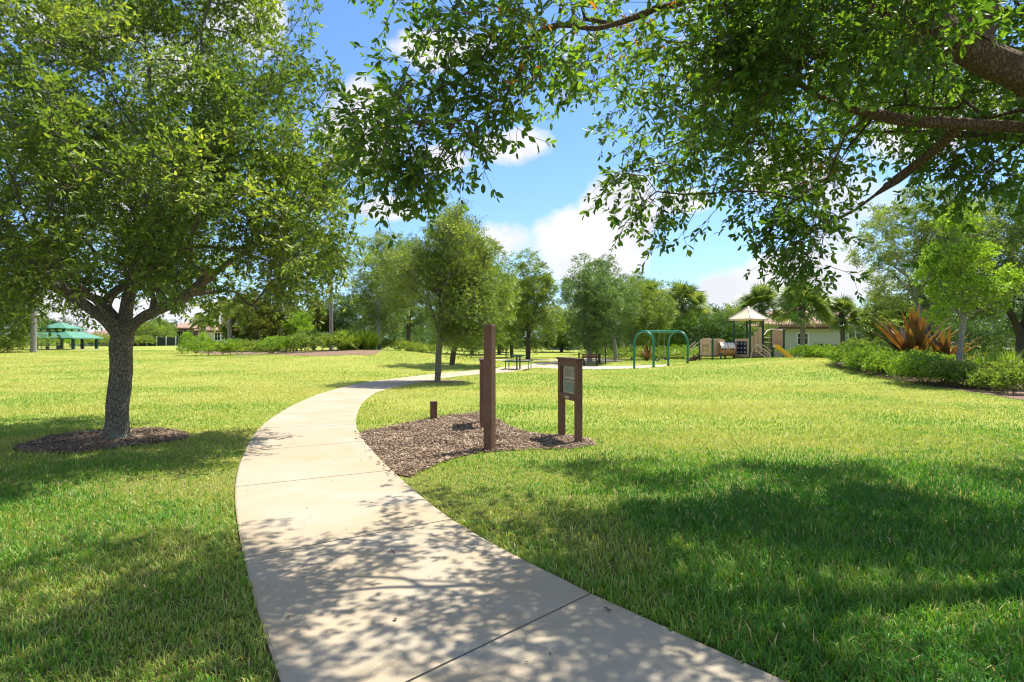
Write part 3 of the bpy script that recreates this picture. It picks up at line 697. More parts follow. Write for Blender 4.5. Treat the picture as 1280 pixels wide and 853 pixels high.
# ---------------------------------------------------------------- big oak on the left
bx, by, bz = T1
big_limbs = [[(bx, by, bz - .05), (bx + .02, by, .5), (bx + .07, by, 1.1), (bx + .10, by + .02, 1.62)],
    [(bx + .10, by, 1.6), (bx - .15, by - .1, 1.85), (bx - .7, by - .4, 2.35), (bx - 1.2, by - .7, 3.0), (bx - 1.9, by - 1.0, 3.5)],
    [(bx + .10, by, 1.6), (bx + .45, by - .1, 1.85), (bx + 1.1, by - .25, 2.1), (bx + 1.9, by - .3, 2.7), (bx + 2.6, by - .2, 3.2)],
    [(bx + .10, by, 1.6), (bx + .15, by + .15, 2.4), (bx + .3, by + .3, 3.4), (bx + .45, by + .2, 4.8), (bx + .3, by + .3, 6.4)],
    [(bx + .15, by + .15, 2.3), (bx + .8, by - .3, 3.2), (bx + 1.6, by - .9, 4.2), (bx + 2.1, by - 1.2, 4.8)],
    [(bx + .10, by, 1.6), (bx - .5, by + .5, 2.1), (bx - 1.6, by + 1.1, 2.5), (bx - 2.6, by + 1.4, 3.3)],
    [(bx + .10, by, 1.6), (bx + .5, by + .7, 2.2), (bx + 1.2, by + 1.6, 2.8)],
    [(bx + .10, by, 1.6), (bx - .1, by - .5, 2.2), (bx - .2, by - 1.5, 3.0), (bx + .2, by - 2.4, 3.6)]]
big_blobs = [(bx - .2, by, 4.5, 2.7, 2.9, 2.1), (bx + 1.9, by - .2, 4.0, 1.6, 1.9, 1.75), (bx - 2.5, by + .1, 4.0, 1.8, 2.2, 1.9), (bx + 1.3, by - .3, 5.7, 1.7, 1.9, 1.35),
    (bx - .7, by - 1.8, 4.6, 1.9, 1.6, 1.7), (bx + .2, by + .2, 6.5, 1.7, 1.8, 1.3), (bx + 1.4, by - 1.2, 3.2, 1.5, 1.4, .85), (bx - 1.2, by + 2.2, 3.9, 2.0, 1.6, 1.5), (bx + 3.0, by + .2, 3.4, .95, 1.0, .9), (bx + 2.7, by - .1, 4.6, 1.0, 1.1, .9), (bx - 2.2, by - 1.4, 3.0, 1.5, 1.5, .9), (bx + 2.0, by + .4, 2.75, 1.2, 1.2, .55), (bx - 2.6, by + .6, 2.6, 1.5, 1.3, .6), (bx - .3, by - 1.6, 2.75, 1.0, .9, .5), (bx + 1.9, by - .8, 2.7, 1.35, 1.2, .6), (bx + 2.9, by - .6, 3.0, .9, .9, .6), (bx - 1.8, by - 1.2, 2.45, 1.3, 1.0, .45), (bx + 1.0, by + .9, 2.6, 1.2, 1.0, .5), (bx - 1.3, by - .6, 2.6, .9, 1.0, .4), (bx - 1.1, by + .8, 2.5, .9, .9, .35)]
tree('live_oak', 'large spreading oak with a furrowed lichen-spotted trunk on the left lawn', 'tree', T1, big_limbs, big_blobs, 1420, 4, K_OAK, M_oakleaf, M_bark, .152, rtip=.006, seed=21, seg=.35, up=.3, clump=13, cr=.22, minz=1.95, centre=(bx, by, 3.6),
     minr=lambda P: {i: .075 for i in range(4, 60) if np.linalg.norm(P[i] - np.array([bx, by, 1.7])) < 1.7})

# ---------------------------------------------------------------- oak overhead on the right (trunk outside the picture)
def A(px, py, Y): return tuple(at(px, py, Y))
over_limbs = [[(6.7, 5.0, -.05), (6.6, 5.0, .6), (6.35, 5.05, 1.6), (6.0, 5.1, 2.4), (5.6, 5.1, 2.9)],
    [(5.6, 5.1, 2.9), (4.9, 5.0, 3.25), A(1290, 100, 4.9), A(1215, 62, 4.9), A(1160, 30, 5.0), A(1080, -20, 5.2), A(980, -60, 5.4), (1.2, 5.8, 5.3), (-.2, 6.1, 5.6)],
    [(5.6, 5.1, 2.9), (4.9, 5.2, 3.1), A(1270, 158, 5.3), A(1200, 155, 5.3), A(1120, 150, 5.4), A(1060, 136, 5.5), A(1000, 108, 5.7), A(950, 92, 6.2), A(900, 88, 6.8)],
    [A(1225, 66, 4.9), A(1226, 10, 5.0), A(1222, -60, 5.2), (3.6, 5.6, 5.6)],
    [A(1080, -20, 5.2), A(1000, 50, 5.6), A(930, 110, 6.1), A(850, 190, 6.8), A(830, 260, 7.2)],
    [A(980, -60, 5.4), A(900, -10, 5.4), A(820, 10, 5.3), A(745, 38, 5.2), A(690, 30, 5.1), A(660, 48, 5.1), A(610, 30, 5.0), A(540, 40, 4.9)],
    [A(1200, 155, 5.3), A(1165, 190, 5.7), A(1120, 225, 6.0), A(1070, 262, 6.1), A(1015, 290, 5.9), A(970, 320, 5.8)],
    [A(1290, 160, 5.3), A(1240, 205, 5.9), A(1190, 250, 6.3), A(1150, 300, 6.5)],
    [(5.3, 5.1, 3.0), (4.6, 6.2, 3.5), (4.0, 7.3, 3.9), (3.2, 8.2, 4.2)],
    [(5.0, 5.1, 3.1), (5.3, 4.4, 4.0), (4.6, 3.2, 4.8), (3.2, 2.6, 5.2), (1.8, 2.8, 5.4)]]
over_blobs = []
def OB(px, py, Y, r_, rz=None, w=1):
    p = at(px, py, Y)
    for _ in range(w): over_blobs.append((p[0], p[1], p[2], r_, r_ * .9, rz or r_ * .75))
for a in [(500, 20, 4.9, .42), (530, 90, 4.7, .38), (600, 60, 5.0, .5), (505, 165, 4.6, .27, .25), (575, 160, 5.0, .32), (650, 10, 5.2, .5), (700, 90, 5.4, .5), (760, 40, 5.4, .6), (735, 160, 5.2, .42),
          (720, 205, 5.0, .22), (820, 90, 6.0, .7), (850, 190, 6.2, .6), (905, 150, 6.6, .6), (830, 270, 5.4, .33), (880, 240, 6.4, .5), (850, 300, 5.0, .22), (930, 60, 6.0, .7), (990, 20, 5.8, .7),
          (1010, 90, 6.6, .6), (1060, 190, 6.2, .48), (1030, 260, 5.9, .40), (1000, 310, 5.6, .25), (1090, 60, 6.4, .7), (1105, 200, 6.0, .38), (1130, 120, 7.0, .7), (1180, 160, 6.2, .42),
          (1230, 120, 6.6, .45), (1285, 130, 5.4, .35), (1240, 60, 6.6, .6), (1300, 140, 5.0, .5), (1050, 250, 6.6, .35), (960, 175, 6.8, .45), (1190, 20, 6.4, .6), (1300, 190, 7.5, .4)]: OB(*a)
for a in [(1180, 60, 4.3, .36), (1120, 115, 4.5, .40), (1230, 120, 4.2, .30), (1275, 40, 4.3, .4), (1262, 130, 4.5, .30), (1205, 130, 4.7, .30), (1050, 120, 5, .4), (1100, 30, 4.6, .4), (980, 60, 5, .45), (1110, 190, 5.4, .30), (1060, 205, 5.5, .33), (1160, 130, 4.9, .30), (545, 180, 4.8, .24), (690, 50, 4.7, .3), (620, 120, 4.9, .3), (660, 150, 4.8, .28), (510, 50, 4.9, .30), (780, 110, 5.0, .4), (850, 120, 5.2, .4), (490, 110, 4.9, .25), (1010, 150, 5.2, .35), (1240, 190, 5.6, .34), (1140, 60, 4.5, .32), (1190, 110, 4.6, .3), (930, 210, 5.6, .35), (1270, 215, 6.0, .35), (990, 290, 5.6, .25)]: OB(*a)
over_blobs += [(1.9, 4.2, 5.3, .9, .6, .4), (.9, 4.3, 5.4, .7, .6, .35), (2.8, 4.3, 5.2, .8, .7, .4), (1.2, 5.2, 5.0, 1.5, 1.3, .6), (3.2, 6.6, 5.2, 1.8, 1.6, .8), (0.0, 5.6, 5.4, 1.2, 1.2, .5), (4.3, 8.2, 5.0, 1.4, 1.2, .7), (2.3, 8.6, 4.9, 1.6, 1.2, .7), (5.5, 6.5, 5.2, 1.8, 2.0, 1.0), (3.5, 3.2, 5.2, 1.8, 1.2, .6),
    (-1.0, 5.1, 5.9, .9, .9, .4), (1.5, 3.9, 5.2, 1.1, .8, .5), (6.8, 8.6, 5.2, 1.6, 1.4, .8), (5.6, 3.6, 4.3, 1.2, 1.0, .6), (7.5, 6.5, 4.6, 1.6, 1.6, 1.0)]
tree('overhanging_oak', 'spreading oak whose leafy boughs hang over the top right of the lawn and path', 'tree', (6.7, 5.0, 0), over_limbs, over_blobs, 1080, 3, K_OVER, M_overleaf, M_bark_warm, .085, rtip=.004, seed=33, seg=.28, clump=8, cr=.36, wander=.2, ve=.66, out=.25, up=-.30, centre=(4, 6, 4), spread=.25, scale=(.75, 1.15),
     minr=lambda P: {i: v for i in range(len(P)) for v in [.12 if np.linalg.norm(P[i] - np.array(A(1215, 62, 4.9))) < .9 and P[i][2] > 3.5 else .045 if np.linalg.norm(P[i] - np.array(A(1170, 152, 5.4))) < .7 else .25 if abs(P[i][0] - 6.4) < .6 and abs(P[i][1] - 5) < .3 and P[i][2] < 2.6 else .16 if P[i][0] > 5.5 and P[i][2] < 3.4 else 0] if v and i < 160})
# ---------------------------------------------------------------- trees of the park behind
def P_at(px, Y):
    x = (px - CX) / F * Y; return np.array([x, Y, float(H(x, Y))])
def zpx(py, Y): return EYE - (py - CY) / F * Y
def auto_tree(name, label, px, Y, top, fork, rx, kits, leaf, bark, rbase, nt_=260, per=5, cat='tree', seed=1, group=None, lean=0, shape='egg', cpx=None, low=None, **kw):
    """crown between pixel rows 'top' and 'low' of the photograph's height, rx metres wide each side"""
    nt_ = int(nt_ * 1.4) if Y > 34 else nt_
    r = np.random.default_rng(seed); b = P_at(px, Y); zt = zpx(top, Y); zl = b[2] + fork if low is None else zpx(low, Y)
    cx = b[0] + lean if cpx is None else (cpx - CX) / F * Y; h = zt - zl; blobs = []
    if shape == 'egg':
        prof = [(.22, .80), (.45, 1.0), (.66, .80), (.86, .45)]
    elif shape == 'cone':
        prof = [(.12, .85), (.32, 1.0), (.55, .74), (.75, .5), (.9, .27)]
    else:
        prof = [(.25, .9), (.5, 1.0), (.75, .8)]
    for f, w in prof:
        k = 3 if w > .6 else 1
        for j in range(k):
            a = r.uniform(0, 6.28); o = rx * w * (.48 if k > 1 else r.uniform(0, .25)); q = rx * w * (.58 if k > 1 else .8)
            blobs.append((cx + o * math.cos(a + j * 2.1), b[1] + o * math.sin(a + j * 2.1), zl + h * (f + r.normal(0, .03)), q * r.uniform(.8, 1.15), q, min(h * .22, q * 1.1) * r.uniform(.9, 1.3)))
    zf = b[2] + fork
    limbs = [[b - [0, 0, .05], b + [(cx - b[0]) * .1, 0, fork * .5], (b[0] + (cx - b[0]) * .3, b[1], zf)]]
    for j in range(4):
        a = j * 1.57 + r.uniform(0, 1); q = rx * .45
        limbs.append([limbs[0][-1], (b[0] + (cx - b[0]) * .6 + q * .4 * math.cos(a), b[1] + q * .4 * math.sin(a), zf + h * .22), (cx + q * math.cos(a), b[1] + q * math.sin(a), zf + h * r.uniform(.4, .6))])
    limbs.append([limbs[0][-1], (cx, b[1], zf + h * .35), (cx, b[1], zf + h * .75)])
    kw.setdefault('rtip', .007)
    return tree(name, label, cat, b, limbs, blobs, nt_, per, kits, leaf, bark, rbase, seed=seed, seg=max(.4, rx * .22), centre=(cx, b[1], zl + h * .4), group=group, cut=.012 if Y > 30 else 0, stems=Y < 30, **kw)

G_PARK = 'oaks along the curving path'
auto_tree('live_oak', 'nearest of the slim oaks right of the path, in its own small mulch ring', 547, 23.3, 268, 1.55, 2.05, K_MID, M_midleaf, M_bark, .105, 560, 6, seed=51, group=G_PARK, cpx=556, low=425, up=.7)
auto_tree('live_oak', 'oak with reddish trunk just behind the slim mulch-ringed oak, beyond the path', 565, 35.5, 290, 1.5, 2.8, K_FAR, M_midleaf, M_bark_mid, .14, 330, 6, seed=52, group=G_PARK, cpx=585, low=428, up=.5, scale=(.5, .8))
auto_tree('live_oak', 'dark-trunked oak just behind the green picnic table', 660, 50, 316, 1.6, 2.5, K_FAR, M_midleaf, M_bark_mid, .17, 300, 6, seed=53, group=G_PARK, low=432, up=.7, scale=(.6, .95))
auto_tree('live_oak', 'pale oak standing partly hidden behind the picnic table oak', 640, 57, 352, 1.8, 3.2, K_FAR, M_midleaf, M_bark_mid, .15, 260, 6, seed=54, group=G_PARK, cpx=635, low=432, scale=(.6, .95))
auto_tree('live_oak', 'grey-green oak with a leaning trunk beside the sand pit', 737, 43.5, 330, 1.9, 2.4, K_FAR, M_oakleaf2, M_bark_grey, .17, 300, 6, seed=55, group=G_PARK, lean=-.5, cpx=731, low=430, up=.6, scale=(.5, .85))
auto_tree('live_oak', 'grey-green oak to the right of the leaning one, above the sand pit', 770, 47, 326, 2.0, 2.2, K_FAR, M_oakleaf2, M_bark_grey, .13, 240, 6, seed=56, group=G_PARK, cpx=757, low=425, up=.6, scale=(.5, .85))
auto_tree('live_oak', 'bushy oak behind the left post of the swing frame', 790, 52, 345, 2.0, 2.7, K_FAR, M_midleaf, M_bark_grey, .13, 240, 6, seed=57, group=G_PARK, cpx=795, low=428, scale=(.55, .9))
auto_tree('live_oak', 'oak with a pale straight trunk on top of the grassy berm', 474, 46, 290, 2.4, 3.3, K_FAR, M_midleaf, M_palmtrunk, .15, 420, 6, seed=58, group=G_PARK, cpx=470, low=418, scale=(.5, .85))
auto_tree('oak_tree', 'rounded green tree low behind the berm between two trunks', 440, 62, 372, 1.2, 3.4, K_FAR, M_darkleaf, M_bark_mid, .16, 240, 6, seed=59, cpx=445, low=434, scale=(.6, 1.), shape='round')
auto_tree('oak_tree', 'tall pale tree showing above the berm oak on its right', 510, 58, 300, 2.4, 3.0, K_FAR, M_oakleaf2, M_bark_mid, .16, 240, 6, seed=60, cpx=512, low=425, scale=(.6, 1.))
# magnolias in the berm bed
for px, Y, top, rx, sd_, lab in [(345, 56, 354, 3.0, 61, 'tallest conical magnolia with rusty leaf backs in the berm bed'), (314, 60, 366, 2.5, 62, 'dark magnolia at the left end of the magnolia row'), (392, 60, 382, 2.3, 63, 'smaller bronze-tinged magnolia at the right of the magnolia row')]:
    auto_tree('magnolia', lab, px, Y, top, .8, rx, K_MAG, M_magleaf, M_bark_mid, .13, 230, 6, seed=sd_, low=428, shape='cone', group='magnolias on the berm', scale=(.7, 1.1), up=.6)
auto_tree('small_tree', 'bright lime-green small tree between two magnolias', 371, 55, 392, .8, 1.5, K_FAR, M_limeleaf, M_bark_mid, .07, 90, 6, seed=64, low=430, shape='round', scale=(.5, .8))
# right-hand side
auto_tree('oak_tree', 'big grey-green oak rising behind the bronze spiky plants', 1150, 29, 250, 2.2, 4.0, K_FAR, M_midleaf, M_bark_grey, .22, 620, 7, seed=65, cpx=1165, low=400, scale=(.45, .75))
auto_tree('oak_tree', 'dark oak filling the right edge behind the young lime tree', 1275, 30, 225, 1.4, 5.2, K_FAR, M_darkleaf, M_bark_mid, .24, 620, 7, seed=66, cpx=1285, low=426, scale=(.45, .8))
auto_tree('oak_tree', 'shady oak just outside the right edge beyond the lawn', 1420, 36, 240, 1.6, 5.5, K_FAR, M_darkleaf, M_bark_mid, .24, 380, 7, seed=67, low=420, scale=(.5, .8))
yb = gp(1197, 478); YL = yb[1]
def ylimb(px, py, dy=0): return (float((px - CX) / F * (YL + dy)), YL + dy, zpx(py, YL + dy))
tree('young_tree', 'young tree with a leaning whitish trunk and bright yellow-green leaves beside the hedge', 'tree', yb, [[tuple(yb), ylimb(1199, 445), ylimb(1204, 402)],
    [ylimb(1204, 402), ylimb(1222, 388, -.1), ylimb(1240, 382, -.2)], [ylimb(1204, 402), ylimb(1203, 360), ylimb(1200, 310)], [ylimb(1204, 402), ylimb(1188, 375, .2), ylimb(1172, 350, .3)]],
    [(*ylimb(*a[:2], a[2]), a[3], a[3], a[3] * .8) for a in [(1198, 290, 0, .50), (1180, 335, .2, .55), (1215, 330, -.2, .55), (1195, 365, .1, .6), (1232, 370, -.2, .5), (1250, 352, 0, .32), (1165, 345, .2, .35), (1205, 270, 0, .25), (1178, 392, -.2, .35)]],
    190, 5, K_LIME, M_limeleaf, M_bark_grey, .085, seed=68, seg=.3, up=.5, stems=True, centre=ylimb(1200, 360), scale=(.65, 1.0))

# far tree line and other distant trees
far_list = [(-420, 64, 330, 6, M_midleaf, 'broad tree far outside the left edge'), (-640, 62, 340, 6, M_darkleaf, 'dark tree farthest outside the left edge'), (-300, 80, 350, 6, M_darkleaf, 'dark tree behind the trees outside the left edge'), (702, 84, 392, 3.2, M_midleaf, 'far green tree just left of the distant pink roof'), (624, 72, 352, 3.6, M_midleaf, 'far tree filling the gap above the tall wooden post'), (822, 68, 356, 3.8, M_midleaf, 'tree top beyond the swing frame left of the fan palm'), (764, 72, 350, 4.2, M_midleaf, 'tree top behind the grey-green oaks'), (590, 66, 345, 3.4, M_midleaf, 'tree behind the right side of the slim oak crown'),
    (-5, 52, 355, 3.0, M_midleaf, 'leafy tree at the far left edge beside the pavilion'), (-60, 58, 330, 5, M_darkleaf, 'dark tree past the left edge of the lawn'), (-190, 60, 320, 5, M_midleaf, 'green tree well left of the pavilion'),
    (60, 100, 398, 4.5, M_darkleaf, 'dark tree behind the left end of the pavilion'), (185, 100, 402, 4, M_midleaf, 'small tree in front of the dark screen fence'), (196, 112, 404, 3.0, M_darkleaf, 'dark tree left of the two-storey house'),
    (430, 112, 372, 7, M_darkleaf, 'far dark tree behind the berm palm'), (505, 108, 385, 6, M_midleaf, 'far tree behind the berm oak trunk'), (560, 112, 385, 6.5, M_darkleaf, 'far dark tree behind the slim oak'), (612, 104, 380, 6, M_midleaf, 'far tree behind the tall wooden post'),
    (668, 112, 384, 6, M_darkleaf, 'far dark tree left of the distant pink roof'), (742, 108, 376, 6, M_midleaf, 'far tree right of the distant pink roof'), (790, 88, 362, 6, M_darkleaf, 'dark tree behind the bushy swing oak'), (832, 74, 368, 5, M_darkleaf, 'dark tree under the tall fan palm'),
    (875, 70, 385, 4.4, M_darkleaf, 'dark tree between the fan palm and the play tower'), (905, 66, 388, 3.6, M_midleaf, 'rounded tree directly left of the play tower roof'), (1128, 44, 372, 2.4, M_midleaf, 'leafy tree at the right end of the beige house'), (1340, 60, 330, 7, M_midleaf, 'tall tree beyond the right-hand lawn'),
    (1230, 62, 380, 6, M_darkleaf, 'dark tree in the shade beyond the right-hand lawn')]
for i, (px, Y, top, rx, lf, lab) in enumerate(far_list):
    auto_tree('broadleaf_tree', lab, px, Y, top, 1.2, rx, K_FAR, lf, M_bark_mid, .18, 170 if Y > 80 else 230, 6, seed=200 + i, low=433 if Y > 60 else 428, shape='round', group='trees closing the view', scale=(.9, 1.4) if Y > 80 else (.7, 1.15), spread=.6)

# ---------------------------------------------------------------- shrubs, hedges, grasses
def shrub(name, label, cat, blobs, n, kits, leaf, scale=(.8, 1.2), group=None, seed=1, up=.7, stem=M_bark_mid):
    r = np.random.default_rng(seed); B = np.array(blobs, float); B[:, 2] += H(B[:, 0], B[:, 1]) * 1.0
    c0 = B[:, :3].mean(0); base = (c0[0], c0[1], float(H(c0[0], c0[1]))); t = thing(name, base, label, cat, group)
    w = B[:, 3] * B[:, 4] + B[:, 3] * B[:, 5]; idx = r.choice(len(B), n, p=w / w.sum())
    d = r.normal(0, 1, (n, 3)); d[:, 2] = np.abs(d[:, 2]) * 1.1 - .25; d /= np.linalg.norm(d, axis=1, keepdims=True)
    q = 1 - .45 * r.random(n) ** 1.5 + r.normal(0, .05, n); pos = B[idx, :3] + d * q[:, None] * B[idx, 3:6]
    gz = H(pos[:, 0], pos[:, 1]); pos[:, 2] = np.maximum(pos[:, 2], gz + .05)
    dirs = d + r.normal(0, .4, (n, 3)); dirs[:, 2] += up; sc = r.uniform(*scale, n)
    place_sprays('foliage', kits, pos, dirs, sc, [leaf, stem], t, seed=seed, stems=False)
    for b in B[::max(1, len(B) // 6)]:
        m = MB(); x, y = b[0], b[1]; z = float(H(x, y)); k0 = (x, y, z - .04); k1 = (x, y, z + b[5] * .25); m.tube([k0, k1], [.022, .018], 5)
        for q in range(5):
            a = q * 1.3 + r.uniform(0, 1); e = (x + math.cos(a) * b[3] * .55, y + math.sin(a) * b[4] * .55, b[2] + b[5] * r.uniform(.2, .7)); m.tube([k1, ((x + e[0]) / 2 + r.normal(0, .03), (y + e[1]) / 2, (k1[2] + e[2]) / 2), e], [.016, .012, .006], 4, False)
        m.build('stem', stem, t, True)
    return t
def line_blobs(pts, r_, rz, step=.6, j=.15, seed=0, wide=None):
    rr = np.random.default_rng(seed); out = []; P_ = [np.array(p, float)[:2] for p in pts]
    for a, b in zip(P_[:-1], P_[1:]):
        n = max(1, int(np.linalg.norm(b - a) / step))
        for k in range(n):
            c = a + (b - a) * (k + .5) / n; s = 1 + rr.normal(0, j)
            out.append((c[0] + rr.normal(0, r_ * .15), c[1] + rr.normal(0, r_ * .15), rz * .35, (wide or r_) * s, r_ * s, rz * .65 * (1 + rr.normal(0, j))))
    return out
# right bed: low bright hedge in two stretches
hp = [gp(1052, 457.5)[:2] + [.6, .6], gp(1080, 468)[:2] + [.75, .5], gp(1115, 476)[:2] + [.75, .6], gp(1150, 482)[:2] + [.6, .9], gp(1185, 486)[:2] + [.3, 1.1]]
hp2 = [p + np.array([1.5, .9]) for p in hp[:4]]
shrub('hedge', 'low bright green hedge left of the leaning whitish trunk', 'hedge', line_blobs(hp, .9, .74, .7, seed=1) + line_blobs(hp2, .9, .74, .9, seed=2), 7000, K_HEDGE, M_hedgeleaf, seed=301, scale=(.8, 1.3))
h3 = [gp(1207, 488)[:2] + [.5, .8], gp(1240, 493)[:2] + [.35, .4], gp(1285, 498)[:2] + [.4, .3]]
shrub('hedge', 'olive green low shrubs right of the leaning whitish trunk', 'shrub', line_blobs([h3[0] + [0, 1.2], h3[1] + [.5, 1.6], h3[2] + [1.2, 1.6]], .7, .62, .8, seed=3) + line_blobs(h3, .45, .42, .6, seed=4), 2600, K_HEDGE, M_midleaf, seed=302, scale=(.8, 1.2))
for i, (px, Y, r_, hz, lf, lab, cat) in enumerate([(1032, 40, 1.7, .6, M_hedgeleaf, 'low clipped hedge between the slide and the bright hedge', 'hedge'), (1060, 46, 1.6, .95, M_darkleaf, 'dark shrub under the right-hand house palm', 'shrub'), (1022, 47, 1.2, .9, M_darkleaf, 'dark shrub at the foot of the middle house palm', 'shrub'),
        (1100, 42, 1.5, 1.3, M_midleaf, 'leafy shrub by the right corner of the beige house', 'shrub'), (1235, 25, 1.0, .55, M_midleaf, 'small dark shrub by the leaning trunk', 'shrub')]):
    b = P_at(px, Y); shrub('shrub', lab, cat, line_blobs([b[:2] - [r_, 0], b[:2] + [r_, .3]], r_ * .55, hz, r_ * .6, seed=i), 1100, K_HEDGEF, lf, seed=310 + i, scale=(.6, 1.1))
# left berm bed
sh = [(262, 45, 1.9, 1.0, M_hedgeleaf, 'bright green shrubs at the left end of the berm bed'), (243, 50, .9, 1.3, M_limeleaf, 'yellow-green leafy bush left of the berm shrubs'), (305, 45.5, 1.9, .75, M_midleaf, 'pale flecked low shrubs in the berm bed under the magnolias'),
      (343, 46, 1.0, 1.0, M_limeleaf, 'small lime bush beside the berm walk'), (362, 43, 1.25, 1.0, M_hedgeleaf, 'rounded green shrub right of the berm walk'), (379, 44, 1.0, 1.25, M_darkleaf, 'dark rounded shrub in the middle of the berm bed'),
      (404, 42, 1.6, 1.0, M_midleaf, 'broad pale green mound of shrub in the berm bed'), (495, 47, 2.0, .6, M_midleaf, 'low spreading shrub on the berm top right of the oak trunk'), (522, 50, 1.4, .55, M_midleaf, 'low shrub at the right end of the berm')]
for i, (px, Y, r_, hz, lf, lab) in enumerate(sh):
    b = P_at(px, Y); shrub('shrub', lab, 'shrub', line_blobs([b[:2] - [r_, 0], b[:2] + [r_, .2]], r_ * .55, hz, r_ * .6, seed=20 + i), 900, K_HEDGEF, lf, seed=330 + i, scale=(.5, .95), group='shrubs planted on the berm')
# shrubs behind swing and play tower, and the far hedge row
sh = [(775, 49, 2.6, .9, M_hedgeleaf, 'low hedge left of the swing frame beyond the sand'), (850, 49, 2.6, .85, M_hedgeleaf, 'low hedge seen through the swing frame'), (845, 56, 2.0, 3.2, M_limeleaf, 'bright green bush behind the right side of the swing frame'),
      (880, 55, 2.4, 3.2, M_darkleaf, 'dark tropical shrub left of the play panels'), (905, 52, 2.0, 2.6, M_darkleaf, 'dark shrub behind the play panels'), (812, 60, 2.4, 4.2, M_darkleaf, 'tall dark shrub filling the space behind the swing'), (780, 60, 2.6, 4.0, M_darkleaf, 'tall dark shrub behind the sand pit'), (750, 56, 2.0, 3.4, M_darkleaf, 'deep green shrub beside the leaning oak trunk'),
      (940, 56, 2.0, 2.4, M_midleaf, 'green shrub behind the play tower posts'), (730, 84, 4, 1.5, M_darkleaf, 'dark hedge under the distant pink roof'), (680, 86, 4, 1.5, M_darkleaf, 'dark hedge right of the picnic table oak'), (625, 86, 4.5, 1.8, M_darkleaf, 'dark hedge behind the tall wooden post'),
      (575, 84, 3, 1.8, M_limeleaf, 'bright lime shrub behind the reddish oak trunk'), (592, 82, 2.5, 2.2, M_hedgeleaf, 'green shrub between the reddish trunk and tall post'), (540, 84, 3, 2.0, M_darkleaf, 'dark shrub left of the slim oak trunk'), (490, 80, 4, 2.3, M_darkleaf, 'dark shrub behind the berm top'),
      (20, 60, 3, 1.6, M_midleaf, 'green shrub at the left edge of the lawn'), (70, 82, 2.5, 2.0, M_limeleaf, 'bright shrub seen under the pavilion roof'), (105, 92, 3, 1.6, M_midleaf, 'low shrub by the terracotta-roofed house'), (160, 95, 3, 1.2, M_midleaf, 'low shrub right of the big oak trunk'),
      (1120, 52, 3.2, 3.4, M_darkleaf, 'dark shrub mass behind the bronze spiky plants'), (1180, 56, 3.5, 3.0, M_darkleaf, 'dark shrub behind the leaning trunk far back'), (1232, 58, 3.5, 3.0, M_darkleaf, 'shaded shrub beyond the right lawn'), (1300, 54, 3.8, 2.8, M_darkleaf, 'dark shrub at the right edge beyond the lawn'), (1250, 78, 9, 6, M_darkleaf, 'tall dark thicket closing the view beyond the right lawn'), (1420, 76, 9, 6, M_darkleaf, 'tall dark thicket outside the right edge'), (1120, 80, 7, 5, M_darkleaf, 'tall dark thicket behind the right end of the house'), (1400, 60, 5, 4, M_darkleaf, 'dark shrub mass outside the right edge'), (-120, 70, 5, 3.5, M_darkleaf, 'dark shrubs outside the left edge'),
      (10, 54, .9, 1.2, M_yellowleaf, 'small bright yellow bush at the left edge')]
for i, (px, Y, r_, hz, lf, lab) in enumerate(sh):
    b = P_at(px, Y); r0 = min(r_, 2.2); hd = hz > 2.3
    bl = line_blobs([b[:2] - [r_, 0], b[:2] + [r_, .2]], r0 * .6, hz, r0 * .6, seed=50 + i)
    if hd: bl = bl + [(q[0], q[1], q[2] + hz * .35, q[3] * .8, q[4] * .8, q[5] * .7) for q in bl[::2]]
    shrub('shrub', lab, 'shrub', bl, 800 + (700 if hd else 0), K_FAR if hd or Y > 70 else K_HEDGEF, lf, seed=360 + i, scale=(.5, .9) if Y < 70 else (.7, 1.1), group='shrubs behind the playground and lawns')

def blade_mesh(name, roots, dirs, L, w, droop, mat, parent, seg=5, fold=.25, seed=0, tint=None, prof=None):
    """strap leaves: arrays of roots and start directions"""
    r = np.random.default_rng(seed); n = len(roots); d = dirs / np.linalg.norm(dirs, axis=1, keepdims=True); p = roots.copy(); rows = []
    prof = prof or [.55, .9, 1.0, .85, .5, .03]; s = np.cross(d, [0, 0, 1.]); s /= np.linalg.norm(s, axis=1, keepdims=True) + 1e-6
    for i in range(seg + 1):
        wd_ = (w * prof[i])[:, None]; nrm = np.cross(s, d); rows.append(np.stack([p - s * wd_ / 2 + nrm * wd_ * fold, p, p + s * wd_ / 2 + nrm * wd_ * fold], 1))
        p = p + d * (L / seg)[:, None]; d = d.copy(); d[:, 2] -= droop * (.4 + i * .35) / seg; d /= np.linalg.norm(d, axis=1, keepdims=True)
    V = np.stack(rows, 1); b = (np.arange(n) * (seg + 1) * 3)[:, None]; Q = []
    for i in range(seg):
        for k in range(2): a = b[:, 0] + i * 3 + k; Q.append(np.stack([a, a + 1, a + 4, a + 3], 1))
    t = r.random(n) if tint is None else tint
    return np_mesh(name, V.reshape(-1, 3), quads=np.concatenate(Q), mats=mat, parent=parent, tint=np.tile(t, len(Q)), smooth=True)
